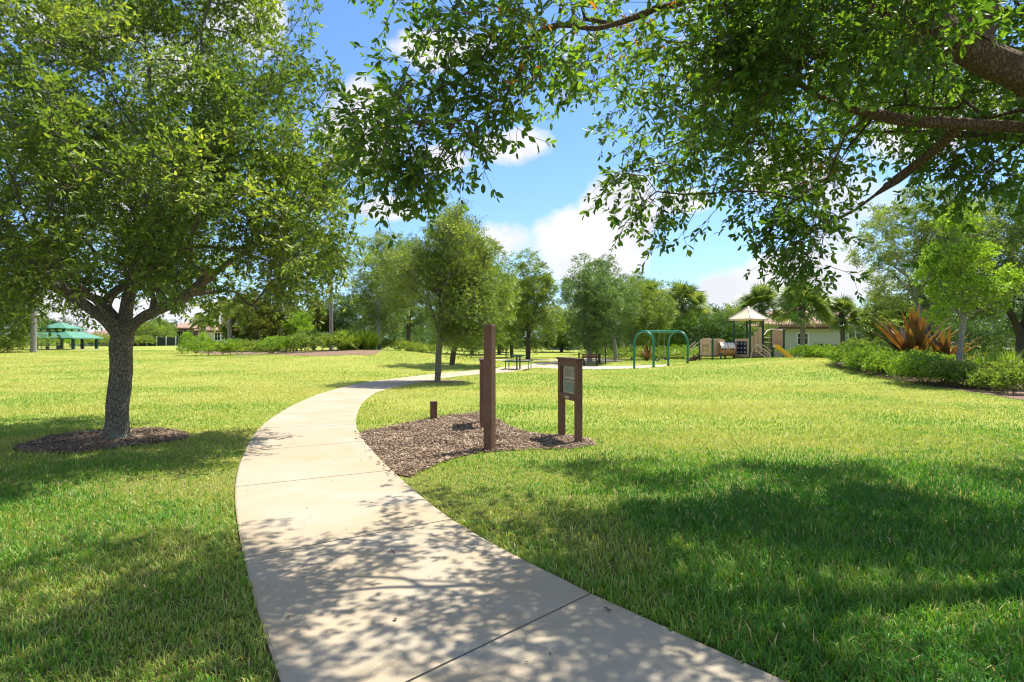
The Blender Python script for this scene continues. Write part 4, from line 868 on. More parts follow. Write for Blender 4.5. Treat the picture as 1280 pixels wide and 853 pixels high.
def rosette(name, label, cat, b, n, L, w, leaf, seed=1, group=None, lo=.35, hi=1.42, droop=.38, fold=.25):
    r = np.random.default_rng(seed); t = thing(name, b, label, cat, group); a = r.uniform(0, 6.28, n); el = lo + (hi - lo) * r.random(n) ** .8
    d = np.stack([np.cos(a) * np.cos(el), np.sin(a) * np.cos(el), np.sin(el)], 1); roots = np.array(b)[None] + d * .06 + r.normal(0, .04, (n, 3)); roots[:, 2] = b[2] + .02 + np.abs(r.normal(0, .05, n))
    blade_mesh('leaves', roots, d, L * r.uniform(.65, 1.1, n), w * r.uniform(.8, 1.15, n), droop * r.uniform(.5, 1.4, n), leaf, t, seed=seed, fold=fold)
    m = MB(); m.tube([(b[0], b[1], b[2] - .05), (b[0], b[1], b[2] + L * .12)], [L * .06, L * .03], 8); m.build('stem', M_bark_mid, t, True); return t
yb1 = 24.5
for i, (px, Y, n, L, w, lab, dz) in enumerate([(1142, 24.5, 64, 2.2, .30, 'largest bronze-orange spiky plant with long strap leaves behind the hedge', .25), (1180, 23.5, 44, 1.6, .27, 'second bronze-orange spiky plant right of the largest one', .1), (1212, 22.5, 26, .75, .14, 'small orange spiky plant right of the leaning trunk', .0),
        (1185, 21.2, 22, .7, .13, 'small reddish spiky plant low behind the leaning trunk', .0), (1108, 26.5, 28, 1.2, .16, 'reddish spiky plant at the left of the bronze group', 0), (809, 46, 22, 1.35, .17, 'dark red and yellow strap-leaved plant seen through the swing frame', 0)]):
    b = P_at(px, Y); b[2] += dz; rosette('bromeliad', lab, 'plant', b, n, L, w, M_bromleaf, seed=400 + i, group='bronze spiky plants')
def tuft(label, px, Y, n, L, leaf, seed, group):
    b = P_at(px, Y); r = np.random.default_rng(seed); t = thing('ornamental_grass', b, label, 'grass clump', group); a = r.uniform(0, 6.28, n); el = r.uniform(.7, 1.5, n)
    d = np.stack([np.cos(a) * np.cos(el), np.sin(a) * np.cos(el), np.sin(el)], 1); roots = np.array(b)[None] + r.normal(0, .09, (n, 3)) * [1, 1, 0]
    blade_mesh('blades', roots, d, L * r.uniform(.6, 1.1, n), np.full(n, .05 if Y > 30 else .03), 1.3 * r.uniform(.5, 1.3, n), M_hedgeleaf, t, seed=seed, fold=.1); return t
gl = [(428, 42.2, 'leftmost ornamental grass clump beside the pale shrub mound'), (441, 42.8, 'second ornamental grass clump from the shrub mound'), (449, 43.6, 'third ornamental grass clump on the berm slope'), (457, 43.2, 'ornamental grass clump in front of the pale oak trunk'), (466, 43.8, 'ornamental grass clump just left of the pale oak trunk'), (436, 44.8, 'ornamental grass clump behind the others near the palm trunk')]
for i, (px, Y, lab) in enumerate(gl): tuft(lab, px, Y, 260, 1.5, M_midleaf, 420 + i, 'ornamental grasses on the berm')
for i, (px, Y, lab) in enumerate([(1225, 21, 'tall yellow-green grass clump right of the leaning trunk'), (1243, 20, 'wide yellow-green grass clump behind the olive shrubs'), (1262, 21.5, 'yellow-green grass clump near the right edge')]): tuft(lab, px, Y, 300, 1.15, M_limeleaf, 430 + i, 'grass clumps in the right bed')

# ---------------------------------------------------------------- palms
def fan_palm(label, px, Y, cy, r_, seed, trunk_r=.17, nf=42, group='fan palms around the playground', boots=True):
    r = np.random.default_rng(seed); b = P_at(px, Y); zc = zpx(cy, Y); t = thing('fan_palm', b, label, 'palm tree', group); c = np.array([b[0], b[1], zc]); m = MB()
    zs = np.linspace(b[2] - .05, zc, 14); m.tube([(b[0] + .03 * math.sin(z), b[1], z) for z in zs], [trunk_r * (1.2 - .2 * min(1, (z - b[2]) / .6)) * (1 + .03 * (-1) ** i) for i, z in enumerate(zs)], 12)
    m.build('trunk', M_palmtrunk, t, True)
    if boots:
        m = MB()
        for k in range(46):
            a = r.uniform(0, 6.28); z = zc - .1 - r.random() * .9; d = np.array([math.cos(a), math.sin(a), 0]); p = np.array([b[0], b[1], z]) + d * trunk_r * .8
            m.bar(p, p + d * .16 + np.array([0, 0, .24]), .09, .03)
        m.build('leaf_bases', M_bark_mid, t)
    V = []; Q = []; T = []; pm = MB()
    for k in range(nf):
        a = k * 2.4 + r.uniform(-.2, .2); el = 1.4 - 1.95 * (k / nf) + r.normal(0, .08); d = np.array([math.cos(a) * math.cos(el), math.sin(a) * math.cos(el), math.sin(el)])
        pl = r_ * r.uniform(.42, .56); tip = c + d * pl + np.array([0, 0, -.10 * pl * (1 + math.cos(el))]); pm.tube([c, (c + tip) / 2 + np.array([0, 0, .05 * pl]), tip], [.028, .02, .014], 4, False)
        s = np.cross(d, [0, 0, 1.]); s /= np.linalg.norm(s) + 1e-6; nrm = np.cross(s, d); rl = r.normal(0, .7); s, nrm = s * math.cos(rl) + nrm * math.sin(rl), nrm * math.cos(rl) - s * math.sin(rl); fl = r_ * r.uniform(.5, .62); tn = np.clip(.55 + .25 * (1 - k / nf) - .3 * (k / nf) + r.normal(0, .1), 0, 1)
        ns = 22
        for j in range(ns):
            an = -2.0 + 4.0 * (j + .5) / ns; dd = d * math.cos(an) + s * math.sin(an); L = fl * (1 - .12 * abs(an)) * r.uniform(.9, 1.05); ss = s * math.cos(an) - d * math.sin(an)
            p0 = tip + dd * .05; p1 = tip + dd * L * .55 + nrm * .10 * L * abs(math.sin(an)); dr_ = dd.copy(); dr_[2] -= .55; dr_ /= np.linalg.norm(dr_); p2 = p1 + dr_ * L * .5; w = L * .12
            bb = len(V); V += [p0 - ss * .006, p0 + ss * .006, p1 + ss * w / 2 + nrm * w * .25, p1 - ss * w / 2 + nrm * w * .25, p2]; Q.append((bb, bb + 1, bb + 2, bb + 3)); T.append((bb + 3, bb + 2, bb + 4)) ; 
    tt = np.clip(r.normal(.5, .2, len(Q)), 0, 1)
    np_mesh('fronds', np.array(V), quads=np.array(Q), tris=np.array(T), mats=M_palmleaf, parent=t, tint=np.concatenate([tt, tt])); pm.build('leaf_stalks', M_palmleaf, t); return t
for i, (px, Y, cy, r_, lab) in enumerate([(855, 58, 380, 2.4, 'tall fan palm standing behind the right end of the swing frame'), (828, 62, 384, 2.0, 'fan palm half hidden left of the tall fan palm'), (951, 50, 385, 2.1, 'fan palm rising behind the right side of the play tower roof'), (1003, 46, 384, 2.25, 'broad fan palm in front of the house window'),
        (1053, 47, 394, 1.7, 'smaller fan palm in front of the right end of the beige house'), (872, 64, 395, 1.7, 'low fan palm behind the play panels'), (806, 66, 368, 1.8, 'fan palm showing above the bushy oak left of the tall palm')]):
    fan_palm(lab, px, Y, cy, r_, 500 + i)
def feather_palm(label, px, Y, cy, r_, tr, seed, nf=15, shaft=True):
    r = np.random.default_rng(seed); b = P_at(px, Y); zc = zpx(cy, Y); t = thing('feather_palm', b, label, 'palm tree', 'smooth-trunked palms'); c = np.array([b[0], b[1], zc]); m = MB(); zs = np.linspace(b[2] - .05, zc - (.9 if shaft else 0), 12)
    m.tube([(b[0], b[1], z) for z in zs], [tr * (1.25 - .25 * min(1, (z - b[2]) / .5) - .1 * (z - b[2]) / (zc - b[2])) for z in zs], 12); m.build('trunk', M_palmtrunk, t, True)
    if shaft: m = MB(); m.tube([(b[0], b[1], zc - .9), (b[0], b[1], zc - .5), (b[0], b[1], zc)], [tr * .8, tr * .85, tr * .45], 10); m.build('crownshaft', M_shaft, t, True)
    V = []; Q = []; pm = MB()
    for k in range(nf):
        a = k * 2.4; el = 1.2 - 1.3 * k / nf; d = np.array([math.cos(a) * math.cos(el), math.sin(a) * math.cos(el), math.sin(el)]); p = c.copy(); pts = [p.copy()]; n = 14
        for j in range(n): d = d.copy(); d[2] -= .12; d /= np.linalg.norm(d); p = p + d * r_ / n; pts.append(p.copy())
        pm.tube(pts, list(np.linspace(.03, .006, n + 1)), 4, False); s = np.cross(d, [0, 0, 1.]); s /= np.linalg.norm(s)
        for j in range(1, n):
            for q in range(2):
                base_ = pts[j] + (pts[j + 1] - pts[j]) * q / 2; ax = (pts[j + 1] - pts[j]); ax /= np.linalg.norm(ax)
                for sd_ in (-1, 1):
                    L = r_ * .30 * math.sin(math.pi * (j / n) ** .7) + .08; e = s * sd_ + ax * .5 + np.array([0, 0, -.3 + r.normal(0, .15)]); e /= np.linalg.norm(e); bb = len(V)
                    V += [base_ - ax * .02, base_ + ax * .03, base_ + e * L * .6 + ax * .025, base_ + e * L + np.array([0, 0, -L * .25])]; Q.append((bb, bb + 1, bb + 2, bb + 3))
    np_mesh('fronds', np.array(V), quads=np.array(Q), mats=M_palmleaf, parent=t, tint=np.clip(r.normal(.5, .2, len(Q)), 0, 1)); pm.build('leaf_stalks', M_palmleaf, t); return t
M_shaft = pmat('palm_shaft', (.16, .25, .07), .5)
feather_palm('palm with a thick smooth grey trunk in front of the green pavilion', 42, 52, 318, 2.6, .22, 520)
feather_palm('slim palm with a bare grey trunk rising from the berm right of the magnolias', 414, 52, 326, 2.0, .16, 521)
feather_palm('palm with brown trunk between the house and the magnolias', 287, 58, 385, 2.3, .20, 522)
feather_palm('small palm in front of the two-storey house', 254, 62, 402, 1.8, .16, 523, shaft=False)
# ---------------------------------------------------------------- posts and sign boards
def woodmat(name, col):
    m = pmat(name, col, .7, .18, 4, .35, 60, dirt=tuple(c * 1.35 for c in col)); return m
M_brown = woodmat('brown_stained_timber', (.165, .084, .052))
M_brown2 = woodmat('brown_board', (.115, .060, .040))
def yaw(a): return np.array([math.cos(a), math.sin(a), 0.])
pb = gp(612, 563.5)
t = thing('wooden_post', pb, 'tall square brown timber post standing in the mulch by the path', 'post')
m = MB(); m.box(pb + [0, 0, .86 - .05], (.125, .125, 1.82), rz=R(62), bev=.006); m.build('shaft', M_brown, t)
m = MB(); m.box(pb + [0, 0, 1.722], (.118, .118, .012), rz=R(62), bev=.004); m.build('cap', M_brown2, t)
M_bolt = pmat('bolt_steel', (.35, .34, .33), .4, metal=.8)
for z in (1.42, .95, .38):
    a = R(62) - R(90); c = pb + yaw(a) * .0635 + [0, 0, z]; MB().tube([c, c + yaw(a) * .004], .009, 8).build('bolt', M_bolt, t)
sb = gp(542, 525)
tag(MB().box(sb + [0, 0, .15], (.12, .12, .42), rz=R(20), bev=.006).build('wooden_stub_post', M_brown, None), 'short brown timber stub post at the edge of the mulch', 'post')
M_panel = None
def panelmat():
    m = bpy.data.materials.new('weathered_panel'); m.use_nodes = True; t = m.node_tree; b = t.nodes['Principled BSDF']; b.inputs['Roughness'].default_value = .25
    c = N(t, 'ShaderNodeTexCoord'); n = N(t, 'ShaderNodeTexNoise', i_Scale=5.0, i_Detail=6.0, i_Roughness=.7); t.links.new(c.outputs['Object'], n.inputs['Vector'])
    a = mixc(t, mathn(t, 'MULTIPLY', mathn(t, 'SUBTRACT', n.outputs[0], .35), 3, clamp=True), (.30, .28, .20), (.44, .42, .33)); t.links.new(a, b.inputs['Base Color']); return m
M_panel = panelmat(); M_ink = pmat('sign_ink', (.10, .11, .10), .5); M_rule = pmat('sign_picture', (.20, .26, .20), .5, .4, 30)
def kiosk(A_, B_, h, label, face):
    """information frame: two posts A_ (near) and B_ (far), panel between them, facing 'face' (+1/-1 side)"""
    A_ = np.array(A_); B_ = np.array(B_); d = (B_ - A_); d[2] = 0; wdt = np.linalg.norm(d); d /= wdt; nrm = np.array([-d[1], d[0], 0]) * face; a = math.atan2(d[1], d[0]); mid = (A_ + B_) / 2; mid[2] = min(A_[2], B_[2])
    t = thing('information_board', mid, label, 'sign board', 'framed information boards')
    for p in (A_, B_): MB().box(np.array([p[0], p[1], mid[2] + h / 2 - .06]), (.095, .095, h + .12 - .04), rz=a, bev=.005).build('post', M_brown, t)
    up = np.array([0, 0, 1.]); lo = h * .49; z0 = mid[2]
    MB().box(mid + up * (h - .01), (wdt + .13, .125, .035), rz=a, bev=.004).build('cap_rail', M_brown2, t)
    for zq in (h - .075, lo + .05): MB().box(mid + up * zq, (wdt - .095, .085, .09), rz=a).build('cross_rail', M_brown, t)
    for s in (-1, 1): MB().box(mid + d * s * (wdt / 2 - .0675) + up * ((h + lo) / 2 - .01), (.04, .06, h - lo - .21), rz=a).build('side_trim', M_brown2, t)
    ph = h - lo - .215; pw = wdt - .18
    pn = MB().box(mid + up * ((h + lo) / 2 - .012), (pw, .022, ph), rz=a).build('panel', M_panel, t)
    m = MB(); o = mid + up * ((h + lo) / 2 - .012) + nrm * .0135
    m.prism([(-pw / 2, -.006), (pw / 2, -.006), (pw / 2, .006), (-pw / 2, .006)], o, d, up, nrm, .004)
    for k in range(5): y = ph * (.36 - .055 * k); m.prism([(-pw * .36, y), (pw * (.34 - .12 * (k % 2)), y), (pw * (.34 - .12 * (k % 2)), y + .008), (-pw * .36, y + .008)], o, d, up, nrm, .003)
    m.build('printed_lines', M_ink, pn)
    m = MB(); m.prism([(-pw * .38, -ph * .42), (pw * .38, -ph * .42), (pw * .38, -ph * .08), (-pw * .38, -ph * .08)], o, d, up, nrm, .003)
    m.build('printed_picture', M_rule, pn)
    MB().box(mid + up * (lo + .045) + nrm * .045, (.16, .008, .035), rz=a).build('name_plate', pmat('plate', (.45, .40, .36), .35, metal=.3), t)
    return t
k1 = gp(723, 554.5); k2 = gp(704.5, 547)
k2 = k1 + (k2 - k1) / np.linalg.norm(k2 - k1) * .70
kiosk(k1, k2, 1.24, 'framed information board on two brown posts at the right end of the mulch', 1)
k3 = gp(604, 537); k4 = gp(601.3, 521); k4 = k3 + (k4 - k3) / np.linalg.norm(k4 - k3) * .75
kiosk(k3, k4, 1.19, 'framed information board seen edge-on behind the tall brown post', -1)

# ---------------------------------------------------------------- picnic tables, bollards, bench
M_green = pmat('green_coated_metal', (.015, .075, .05), .35, .1, 6, spec=.5)
M_greenb = pmat('bright_green_paint', (.008, .17, .105), .3, .08, 6, spec=.5)
M_darkgreen = pmat('dark_green_paint', (.008, .055, .035), .3, .08, 6, spec=.5)
M_black = pmat('black_metal', (.02, .02, .02), .45)
def picnic(b, rz, label, s=1.0):
    t = thing('picnic_table', b, label, 'picnic table', 'green picnic tables'); u = yaw(rz); v = yaw(rz + R(90)); b = np.array(b); z = np.array([0, 0, 1.])
    m = MB()
    for k in range(5): m.box(b + v * (k - 2) * .15 * s + z * .75, (1.8 * s, .13 * s, .035), rz=rz, bev=.006)
    m.build('tabletop', M_green, t)
    for s_ in (-1, 1):
        m = MB()
        for k in range(2): m.box(b + v * s_ * (.66 + .14 * k) * s + z * .46, (1.8 * s, .12 * s, .035), rz=rz, bev=.006)
        m.build('seat', M_green, t)
        m = MB(); c = b + u * s_ * .6 * s
        m.tube([c + z * -.03, c + z * .72], .04, 10); m.tube([c + z * .44 - v * .76 * s, c + z * .44 + v * .76 * s], .025, 8); m.tube([c + z * .70 - v * .34 * s, c + z * .70 + v * .34 * s], .022, 8)
        for q in (-1, 1): m.tube([c + v * q * .73 * s + z * -.02, c + v * q * .73 * s + z * .44], .022, 8)
        m.box(c + z * .012, (.2, .2, .02), rz=rz); m.build('leg', M_green, t, True)
    return t
picnic(P_at(648, 33), R(80), 'green metal picnic table beside the far bend of the path', .8)
picnic(P_at(625, 56), R(10), 'small distant green picnic table on the lawn left of the nearer one', 1.)
def bollard(px, Y, h, label, r_=.05):
    b = P_at(px, Y); t = thing('bollard_light', b, label, 'bollard', 'dark bollards by the sand pit')
    m = MB(); m.tube([b - [0, 0, .05], b + [0, 0, h * .85]], r_, 12); m.build('post', M_black, t, True)
    m = MB(); m.tube([b + [0, 0, h * .852], b + [0, 0, h * .9], b + [0, 0, h * .93], b + [0, 0, h]], [r_ * .7, r_ * .7, r_ * 1.3, r_ * .9], 12); m.build('cap', M_black, t, True)
bollard(723.8, 36, .95, 'dark post light standing behind the right information board'); bollard(749, 42, .62, 'short dark bollard at the back edge of the sand pit', .09)
b = P_at(757, 41.5); t = thing('marker_post', b, 'thin tall dark pole at the back edge of the sand pit', 'pole'); m = MB(); m.tube([b - [0, 0, .05], b + [0, 0, 1.05]], .035, 8); m.build('pole', M_black, t, True); m = MB(); m.box(b + [0, 0, 1.12], (.16, .03, .14), bev=.005); m.build('plate', M_brown2, t)
b = P_at(738.5, 40); t = thing('park_bench', b, 'small dark bench beside the leaning oak trunk', 'bench')
m = MB()
for k in range(3): m.box(b + [0, k * .13, .42], (1.0, .11, .03), bev=.004)
m.build('seat', M_brown2, t); m = MB()
for k in range(2): m.box(b + [0, .40, .58 + k * .14], (1.0, .03, .11), bev=.004)
m.build('backrest', M_brown2, t)
for s_ in (-1, 1):
    m = MB(); m.bar(b + [s_ * .4, 0, -.03], b + [s_ * .4, 0, .4], .05, .05); m.bar(b + [s_ * .4, .36, -.03], b + [s_ * .4, .42, .78], .05, .05); m.bar(b + [s_ * .4, 0, .39], b + [s_ * .4, .38, .39], .05, .04); m.build('leg', M_black, t)

# ---------------------------------------------------------------- swing frame
A1 = np.array([6.78, 35.5]); A2 = np.array([7.62, 34.45]); bd = np.array([.79, .61]); L_ = 2.95
sc_ = (A1 + A2) / 2; t = thing('swing_frame', (sc_[0], sc_[1], float(H(*sc_))), 'green arched swing frame with a top rail over the sand', 'swing set')
apex = []
for k in range(2):
    a = np.append(A1 + bd * L_ * k, 0); b = np.append(A2 + bd * L_ * k, 0); a[2] = float(H(a[0], a[1])); b[2] = float(H(b[0], b[1])); a[2] -= .05; b[2] -= .05; mid = (a + b) / 2; d = (b - a) / 2; rr = np.linalg.norm(d[:2]); zt = zpx(414.5, 35.2 + 1.2 * k); pts = [a]
    for q in np.linspace(math.pi, 0, 15): p = mid + d * -math.cos(math.pi - q) * 1.0; p = mid - d * math.cos(math.pi - q); p[2] = zt - rr + rr * math.sin(q); pts.append(p)
    pts.append(b); m = MB(); m.tube(pts, .062, 12); m.build('arch', M_greenb, t, True); ap = mid.copy(); ap[2] = zt - .01; apex.append(ap)
    for q in (a, b): MB().tube([q + [0, 0, .08], q + [0, 0, .16]], .085, 12).build('foot_collar', M_darkgreen, t, True)
m = MB(); m.tube([apex[0], apex[1]], .062, 12); m.build('top_rail', M_greenb, t, True)
M_chain = pmat('chain_steel', (.35, .35, .35), .4, metal=.6); M_rub = pmat('black_rubber', (.02, .02, .022), .6)
for f in (.36, .66):
    c = apex[0] + (apex[1] - apex[0]) * f; u = (apex[1] - apex[0]); u /= np.linalg.norm(u); g0 = float(H(c[0], c[1])); s1 = c - u * .22; s2 = c + u * .22; z = g0 + .5; chains = []
    for s in (s1, s2):
        n = 26; m = MB(); chains.append(m)
        for k in range(n): za = s[2] - .06 - (s[2] - .06 - z) * k / n; zb = s[2] - .06 - (s[2] - .06 - z) * (k + 1) / n; m.tube([(s[0], s[1], za), (s[0], s[1], zb + .01)], .008 if k % 2 else .013, 4)
    m = MB(); pts = [np.array([*(s1 + (s2 - s1) * q)[:2], z - .09 * math.sin(math.pi * q)]) for q in np.linspace(0, 1, 9)]; v = np.array([-u[1], u[0], 0])
    for p, q in zip(pts[:-1], pts[1:]): m.bar(p, q, .16, .02)
    st_ = m.build('swing_seat', M_rub, t)
    for cm_ in chains: cm_.build('chain', M_chain, st_)

# ---------------------------------------------------------------- play structure
PY0 = 40.0
def pp(px, dy=0, z=None): Y = PY0 + dy; x = (px - CX) / F * Y; return np.array([x, Y, float(H(x, Y)) if z is None else z])
M_tan = pmat('tan_plastic', (.53, .36, .25), .45, .05, 3); M_tan2 = pmat('tan_rail_paint', (.60, .47, .36), .4, .05, 3); M_cream = pmat('cream_canopy', (.68, .52, .36), .5, .05, 2); M_peach = pmat('peach_plastic', (.58, .27, .13), .45, .05, 3)
M_white = pmat('white_plastic', (.78, .70, .62), .4, .04, 3); M_yel = pmat('yellow_plastic', (.72, .42, .03), .35, .06, 3); M_navy = pmat('navy_plastic', (.012, .018, .045), .35); M_deck = pmat('brown_deck', (.075, .035, .025), .6, .2, 10)
pc = pp(936); gz = pc[2]
t = thing('play_structure', pc, 'tan and green playground climber with a peaked cream roof, tunnel and yellow slide', 'playground')
Z = lambda py, dy=0: zpx(py, PY0 + dy)
corners = {'front': (937.5, -.93), 'left': (917.2, 0), 'back': (933.6, .93), 'right': (954, 0)}
cp = {k: pp(v[0], v[1]) for k, v in corners.items()}
def post(p, top, r_=.062): p = np.array(p); m = MB(); m.tube([(p[0], p[1], float(H(p[0], p[1])) - .1), (p[0], p[1], top)], r_, 12); o = m.build('post', M_darkgreen, t, True); cpm = MB(); cpm.tube([(p[0], p[1], top), (p[0], p[1], top + .03), (p[0], p[1], top + .05)], [r_ * 1.05, r_ * .9, r_ * .4], 12); cpm.build('post_cap', M_darkgreen, o, True); return p
for k in cp: post(cp[k], Z(399))
# roof: pyramid with a lip and slight ribs
ctr = (cp['left'] + cp['right']) / 2; ctr[1] = (cp['front'][1] + cp['back'][1]) / 2; e0 = []
for k in ('front', 'right', 'back', 'left'): d = cp[k] - ctr; d[2] = 0; e0.append(ctr + d * 1.34)
m = MB(); zl, zb, za = Z(401), Z(399), Z(384); ap = np.array([ctr[0], ctr[1], za]); V = []; n = 4
ringA = [np.array([p[0], p[1], zl]) for p in e0]; ringB = [np.array([p[0], p[1], zb]) for p in e0]; ringM = [ctr * .52 + p * .48 for p in e0]
for p in ringM: p[2] = zb + (za - zb) * .47
vs = ringA + ringB + ringM + [ap]; fs = []
for i in range(4):
    j = (i + 1) % 4; fs += [(i, j, 4 + j, 4 + i), (4 + i, 4 + j, 8 + j, 8 + i), (8 + i, 8 + j, 12)]
fs.append((3, 2, 1, 0)); m.add(vs, fs); rf = m.build('roof', M_cream, t)
m = MB()
for i in range(4): m.tube([ringB[i] + [0, 0, .02], ringM[i] + [0, 0, .02], ap + [0, 0, .03]], .035, 6)
m.build('roof_ribs', M_white, rf, True)
def deck(poly, z, name='deck'): m = MB(); m.prism([(p[0], p[1]) for p in poly], (0, 0, z), (1, 0, 0), (0, 1, 0), (0, 0, 1), .09); return m.build(name, M_deck, t)
zd = Z(446.3); deck([cp['front'], cp['right'], cp['back'], cp['left']], zd)
def panel(a, b, z0, z1, mat, arch=0, slots=0, name='panel', inset=.09, window=None):
    a = np.array(a); b = np.array(b); d = b - a; d[2] = 0; w = np.linalg.norm(d); d /= w; nrm = np.array([-d[1], d[0], 0]); u = np.array([0, 0, 1.]); o = (a + b) / 2; o[2] = z0; hw = w / 2 - inset; h = z1 - z0; m = MB()
    if slots or window:
        x0, x1, y0, y1 = window or (-.6 * hw, .6 * hw, .18 * h, .62 * h)
        m.prism([(-hw, 0), (hw, 0), (hw, y0), (-hw, y0)], o, d, u, nrm, .05); m.prism([(-hw, y0), (x0, y0), (x0, y1), (-hw, y1)], o, d, u, nrm, .05); m.prism([(x1, y0), (hw, y0), (hw, y1), (x1, y1)], o, d, u, nrm, .05)
        for k in range(slots): c = x0 + (x1 - x0) * (k + .5) / slots; m.prism([(c - .02, y0), (c + .02, y0), (c + .02, y1), (c - .02, y1)], o, d, u, nrm, .04)
        top = [(-hw, y1), (hw, y1)]
    else: top = [(-hw, 0), (hw, 0)]
    if arch: top += [(hw * math.cos(q) if 0 < q < math.pi else (hw if q == 0 else -hw), h - arch + arch * math.sin(q) * 1.0) for q in np.linspace(0, math.pi, 13)]
    else: top += [(hw, h), (-hw, h)]
    m.prism(top, o, d, u, nrm, .05); return m.build(name, mat, t), o, d, u, nrm, hw, h
# tic-tac-toe panel on the front-left side
pn, o, d, u, nr, hw, h = panel(cp['left'] + [.02, -.01, 0], cp['front'], zd + .02, Z(423.5), M_tan, window=(-.36, .36, .14, .95), inset=.07, name='game_panel')
if nr[1] > 0: nr = -nr
m = MB(); m.prism([(-.36, .14), (.36, .14), (.36, .95), (-.36, .95)], o, d, u, nr, .02); m.build('backing', M_navy, pn)
m = MB()
for i in range(3):
    for j in range(3):
        cx_, cy_ = -.24 + .24 * i, .28 + .265 * j; m.prism([(cx_ - .085, cy_ - .09), (cx_ + .085, cy_ - .09), (cx_ + .085, cy_ + .09), (cx_ - .085, cy_ + .09)], o + nr * .035, d, u, nr, .05)
m.build('game_cubes', M_navy, pn); m = MB()
for i in range(3):
    for j in range(3):
        cx_, cy_ = -.24 + .24 * i, .28 + .265 * j; oo = o + nr * .063
        if (i + j) % 2:
            for s in (-1, 1): m.bar(oo + d * (cx_ - .05) + u * (cy_ - .05 * s), oo + d * (cx_ + .05) + u * (cy_ + .05 * s), .022, .004, up=tuple(nr))
        else:
            for q in range(10): a_, b_ = q * .628, (q + 1) * .628; m.bar(oo + d * (cx_ + .05 * math.cos(a_)) + u * (cy_ + .05 * math.sin(a_)), oo + d * (cx_ + .05 * math.cos(b_)) + u * (cy_ + .05 * math.sin(b_)), .018, .004, up=tuple(nr))
m.build('game_marks', M_white, pn)
m = MB(); m.tube([cp['left'] * [1, 1, 0] + [0, 0, Z(426)], cp['front'] * [1, 1, 0] + [0, 0, Z(426)]], .022, 8); m.tube([cp['back'] * [1, 1, 0] + [0, 0, Z(426)], cp['left'] * [1, 1, 0] + [0, 0, Z(426)]], .022, 8); m.build('hand_rail', M_tan2, t, True)
# low deck at the left with two arched panels, steps and posts
p1 = post(pp(874.5, .1), Z(426)); p2 = post(pp(890.6, -.7), Z(424.5)); p3 = post(pp(906.5, .1), Z(427)); p4 = post(pp(890.6, .9), Z(427)); zlow = Z(445)
deck([p1, p2, p3, p4], zlow, 'low_deck')
panel(p1, p2, zlow + .03, Z(422.8), M_tan, arch=.14, slots=5, name='barred_panel', inset=.06)
panel(p2, p3, zlow + .03, Z(423.5), M_tan, arch=.14, name='arched_panel', inset=.06)
# tunnel with a white hood joining the low deck and the tower
ta = pp(899, -.35, Z(437)); tb = pp(916.5, -.3, Z(437)); m = MB(); m.tube([ta, (ta + tb) / 2, tb], .40, 20); m.build('tunnel', M_peach, t, True)
m = MB()
for f0, f1 in ((0, .47), (.53, 1)):
    for j in range(9):
        q0_, q1_ = R(10 + j * 17.8), R(10 + (j + 1) * 17.8); P0 = ta + (tb - ta) * f0; P1 = ta + (tb - ta) * f1; v = np.array([0, -1, 0.]); zz = np.array([0, 0, 1.])
        rr0 = .43; a0 = v * math.cos(q0_) + zz * math.sin(q0_); a1 = v * math.cos(q1_) + zz * math.sin(q1_); m.add([P0 + a0 * rr0, P1 + a0 * rr0, P1 + a1 * rr0, P0 + a1 * rr0, P0 + a0 * .405, P1 + a0 * .405, P1 + a1 * .405, P0 + a1 * .405], [(0, 1, 2, 3), (7, 6, 5, 4), (0, 4, 5, 1), (2, 6, 7, 3), (1, 5, 6, 2), (0, 3, 7, 4)])
m.build('tunnel_hood', M_white, t, True); 
for f in (.12, .3, .7, .88): c = ta + (tb - ta) * f + np.array([0, -.40, .02]); MB().tube([c, c + [0, -.02, 0]], .05, 10).build('porthole', M_navy, t)
# left stair with tan rails
m = MB(); s0 = p1 + [-.15, -.1, 0]
for k in range(3): m.box([p1[0] - .22 - .26 * k, p1[1] + .35, zlow - .12 - .15 * k], (.26, .75, .05))
m.bar([p1[0] - .05, p1[1] - .02, zlow - .05], [p1[0] - .85, p1[1] - .02, zlow - .6], .05, .18); m.bar([p1[0] - .05, p1[1] + .72, zlow - .05], [p1[0] - .85, p1[1] + .72, zlow - .6], .05, .18); m.build('low_steps', M_deck, t)
for dy in (-.06, .76):
    m = MB(); m.tube([[p1[0] - .02, p1[1] + dy, Z(427.5)], [p1[0] - .42, p1[1] + dy, Z(433.2)], [p1[0] - .55, p1[1] + dy, Z(437)], [p1[0] - .52, p1[1] + dy, gz + .1]], .024, 8); m.tube([[p1[0] - .02, p1[1] + dy, Z(432.5)], [p1[0] - .30, p1[1] + dy, Z(436)], [p1[0] - .52, p1[1] + dy, Z(438.5)]], .02, 8); m.build('stair_rail', M_tan2, t, True)
